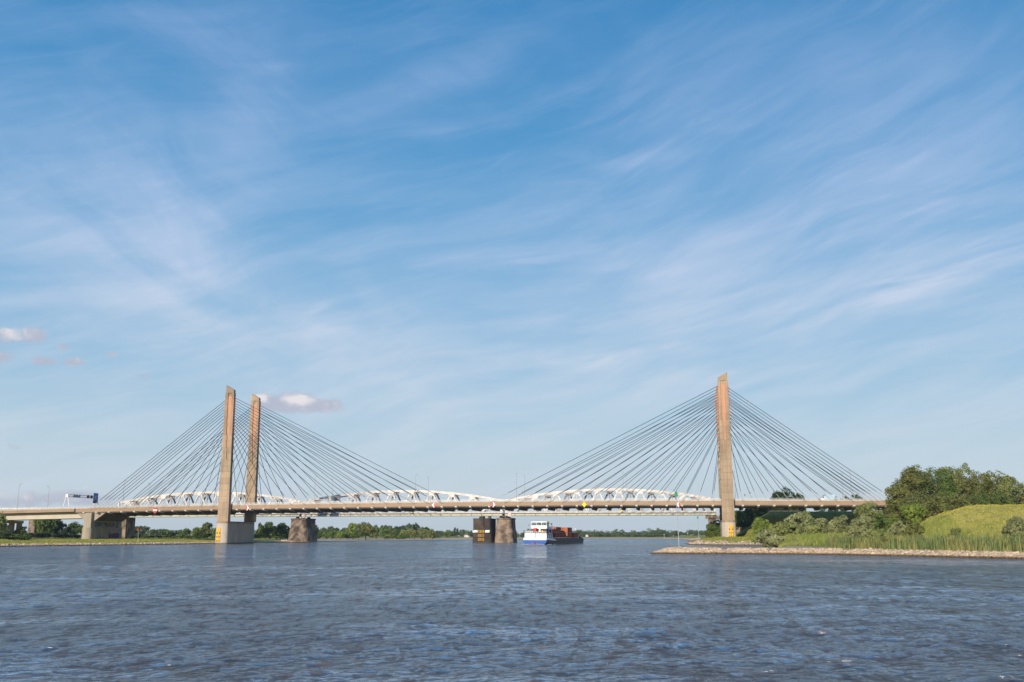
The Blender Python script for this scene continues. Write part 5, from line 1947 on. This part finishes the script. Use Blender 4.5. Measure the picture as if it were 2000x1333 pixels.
# ------------------------------------------------------------------ reeds and tall grass
def blades(n, xr, yr, cond, hgt, wid, lean, seed, name, m_, label, cat):
    r = np.random.default_rng(seed)
    X = r.uniform(*xr, n * 3)
    Y = r.uniform(*yr, n * 3)
    ok = cond(X, Y)
    X, Y = X[ok][:n], Y[ok][:n]
    Z = land_height(X, Y)
    k = Z > 0.45
    X, Y, Z = X[k], Y[k], Z[k]
    n = len(X)
    clump = 0.72 + 0.36 * np.clip(vnoise(X, Y, 5.0, seed) + 0.5 * vnoise(X, Y, 1.8, seed + 1), -1, 1)
    H = hgt * clump * r.uniform(0.65, 1.15, n)
    a = r.uniform(0, 6.28, n)
    wv = np.stack([np.cos(a), np.sin(a), 0 * a], 1) * (wid * r.uniform(0.6, 1.4, n))[:, None] * 0.5
    ln = np.stack([r.normal(0.25, 0.5, n), r.normal(0, 0.5, n), 0 * a], 1) * (H * lean)[:, None]
    p0 = np.stack([X, Y, Z - 0.1], 1)
    mid = p0 + ln * 0.35 + np.array([0, 0, 1.0]) * (H * 0.6)[:, None]
    tip = p0 + ln + np.array([0, 0, 1.0]) * H[:, None]
    v = np.stack([p0 - wv, p0 + wv, mid + wv * 0.8, tip, mid - wv * 0.8], 1).reshape(-1, 3)
    q = (np.arange(n)[:, None] * 5 + np.array([0, 1, 2, 3, 4])[None, :])
    o = link(name, np_mesh(name, v, q, m_))
    tag(o, label, cat, kind='stuff')


M_REED = mat('reed_leaves', (0.165, 0.220, 0.075), (0.290, 0.285, 0.095), scale=0.22, rough=0.6, island=0.3, translucent=0.3, lo=0.4, hi=0.6)
M_REED2 = mat('light_reed_leaves', (0.320, 0.335, 0.090), (0.235, 0.290, 0.055), scale=0.12, rough=0.6, island=0.25, translucent=0.3)
M_STRAW = mat('dry_grass', (0.50, 0.39, 0.18), (0.36, 0.32, 0.12), scale=0.2, rough=0.8, island=0.25, translucent=0.2)


def dnear(X, Y):
    return poly_dist(X, Y, near_poly)


def c_reed(X, Y):
    d = dnear(X, Y)
    return (d > 2.9 + 0.9 * vnoise(X, Y, 7, 50)) & (d < 24) & (X > 71 + 0.2 * (Y - 215)) & (Y < 262)
blades(40000, (66, 150), (165, 262), c_reed, 3.3, 0.13, 0.16, 31, 'reeds', M_REED, 'green reeds swaying along the stony right bank', 'reeds')
def c_reed2(X, Y):
    return (dnear(X, Y) > 1.5) & (Y > 284 + 1.5 * vnoise(X, Y, 8, 51)) & (Y < 350) & (X > 75) & (X < 135)
blades(26000, (74, 135), (284, 350), c_reed2, 1.5, 0.13, 0.12, 33, 'light_reeds', M_REED2, 'bright yellow-green reed bed behind the stone groyne', 'reeds')
def c_straw(X, Y):
    d = dnear(X, Y)
    return (d > 22 + 2 * vnoise(X, Y, 9, 52)) & (d < 44) & (X > 84) & (Y < 300)
blades(20000, (80, 190), (180, 300), c_straw, 1.6, 0.12, 0.14, 35, 'dry_tall_grass', M_STRAW, 'dry straw-coloured tall grass between the reeds and the dike', 'grass')
def c_fringe(X, Y):
    d = dnear(X, Y)
    return (d > 2.2) & (d < 4.5) & (X > 74) & (vnoise(X, Y, 6, 53) > -0.1)
blades(5000, (66, 150), (165, 262), c_fringe, 0.9, 0.10, 0.2, 37, 'dry_fringe', M_STRAW, 'dry grass tufts between the stones and the reeds', 'grass')
M_MEAD2 = mat('meadow_blades', (0.36, 0.34, 0.075), (0.26, 0.28, 0.055), scale=0.05, rough=0.85, island=0.25, translucent=0.25)
def c_left(X, Y):
    d = poly_dist(X, Y, far_poly)
    return (d > 3.6) & (d < 75) & (X < -55)
blades(75000, (-330, -55), (330, 620), c_left, 0.5, 0.26, 0.3, 41, 'meadow_grass', M_MEAD2, 'sunlit yellow-green meadow grass on the left bank', 'grass')
def c_rb(X, Y):
    d = poly_dist(X, Y, far_poly)
    u, w_ = bridge_uw(X, Y)
    return (d > 4.5) & (d < 40) & (X > 80)
blades(16000, (80, 150), (420, 520), c_rb, 0.7, 0.2, 0.3, 43, 'bank_grass', M_MEAD2, 'bright grass on the bank at the foot of the right pylon', 'grass')
M_MEAD = mat('dike_grass', (0.470, 0.415, 0.085), (0.360, 0.350, 0.065), scale=0.06, rough=0.85, island=0.25, translucent=0.25)
def c_mead(X, Y):
    return (dnear(X, Y) > 36) & (poly_dist(X, Y, mound_poly) > -30) & (poly_dist(X, Y, mound_poly) < 14)
blades(60000, (110, 260), (225, 372), c_mead, 0.55, 0.16, 0.3, 39, 'dike_grass', M_MEAD, 'short yellowish grass covering the dike on the right', 'grass')


# ------------------------------------------------------------------ stones along the water
def stones(name, n, pts, inset, size, seed, m_, label):
    r = np.random.default_rng(seed)
    seg = np.array(pts)
    d = np.linalg.norm(np.diff(seg, axis=0), axis=1)
    k = r.choice(len(d), n, p=d / d.sum())
    t = r.random(n)[:, None]
    base = seg[k] * (1 - t) + seg[k + 1] * t
    nrm = np.stack([-(seg[k + 1] - seg[k])[:, 1], (seg[k + 1] - seg[k])[:, 0]], 1)
    nrm /= np.linalg.norm(nrm, axis=1)[:, None]
    test = poly_dist(base[:, 0] + nrm[:, 0] * 2, base[:, 1] + nrm[:, 1] * 2, near_poly if 'groyne' in name or 'right' in name else far_poly)
    nrm[test < 0] *= -1
    off = r.uniform(inset[0], inset[1], n)[:, None]
    c = base + nrm * off
    z = land_height(c[:, 0], c[:, 1])
    ico_v = np.array([(0, 0, 1), (.894, 0, .447), (.276, .851, .447), (-.724, .526, .447), (-.724, -.526, .447), (.276, -.851, .447),
                      (.724, .526, -.447), (-.276, .851, -.447), (-.894, 0, -.447), (-.276, -.851, -.447), (.724, -.526, -.447), (0, 0, -1)])
    ico_f = np.array([(0, 1, 2), (0, 2, 3), (0, 3, 4), (0, 4, 5), (0, 5, 1), (1, 6, 2), (2, 7, 3), (3, 8, 4), (4, 9, 5), (5, 10, 1),
                      (6, 7, 2), (7, 8, 3), (8, 9, 4), (9, 10, 5), (10, 6, 1), (11, 7, 6), (11, 8, 7), (11, 9, 8), (11, 10, 9), (11, 6, 10)])
    s = size * r.uniform(0.5, 1.4, n) ** 1.3
    v = ico_v[None] * (1 + r.normal(0, 0.2, (n, 12, 1)))
    v = v * np.stack([s * r.uniform(0.8, 1.4, n), s * r.uniform(0.8, 1.3, n), s * r.uniform(0.55, 0.9, n)], 1)[:, None, :]
    v = v + np.stack([c[:, 0], c[:, 1], z + s * 0.15], 1)[:, None, :]
    f = ico_f[None] + (np.arange(n) * 12)[:, None, None]
    o = link(name, np_mesh(name, v.reshape(-1, 3), f.reshape(-1, 3), m_))
    tag(o, label, 'stones', kind='stuff')


def stone_mat(name, a, c):
    m = mat(name, a, c, scale=0.7, rough=0.9, island=0.3)
    nt = m.node_tree
    b = NB(nt)
    p = nt.nodes['Principled BSDF']
    src = p.inputs['Base Color'].links[0].from_socket
    z = b.sep(b.node('ShaderNodeNewGeometry').outputs['Position'])[2]
    col = b.mix(b.mapr(z, 0.55, 0.18, 0, 1), src, (0.115, 0.075, 0.035))
    nt.links.new(col, p.inputs['Base Color'])
    return m


M_RIP = stone_mat('riprap_stone', (0.58, 0.445, 0.31), (0.40, 0.30, 0.205))
stones('groyne_stones', 6500, groyne[2:13], (0.3, 6.0), 0.27, 5, M_RIP, 'cream and brown stones covering the slopes of the near groyne')
stones('right_bank_stones', 3600, groyne[11:17], (0.3, 3.2), 0.36, 6, M_RIP, 'pale boulders at the water\'s edge below the reeds on the right')
stones('left_bank_stones', 2600, left_shore[1:9], (0.3, 3.0), 0.34, 7, M_RIP, 'pale stones along the water\'s edge of the left meadow')
stones('inlet_stones', 2200, right_far[5:13], (0.3, 7.0), 0.42, 8, M_RIP, 'pale stones of the further groyne at the right pylon\'s foot')
stones('pier_foot_stones', 500, [tuple(B(u1 - 9, W_RAIL - 5).xy), tuple(B(u1 + 9, W_RAIL - 5).xy)], (0.0, 4.0), 0.5, 9, M_RIP, 'stones heaped round the foot of the pale river pier')

# ------------------------------------------------------------------ light haze over the river
hm = bpy.data.materials.new('haze_air')
hm.use_nodes = True
ht = hm.node_tree
ht.nodes.clear()
pv = ht.nodes.new('ShaderNodeVolumePrincipled')
pv.inputs['Color'].default_value = (0.80, 0.90, 1.0, 1)
pv.inputs['Density'].default_value = 0.00006
pv.inputs['Anisotropy'].default_value = 0.2
ho = ht.nodes.new('ShaderNodeOutputMaterial')
ht.links.new(pv.outputs[0], ho.inputs['Volume'])
m = MB()
m.box(-6500, 6500, -1600, 6500, -2.9, 95.0)
tag(m.build('haze', hm), 'thin pale haze over the river and banks', kind='stuff')
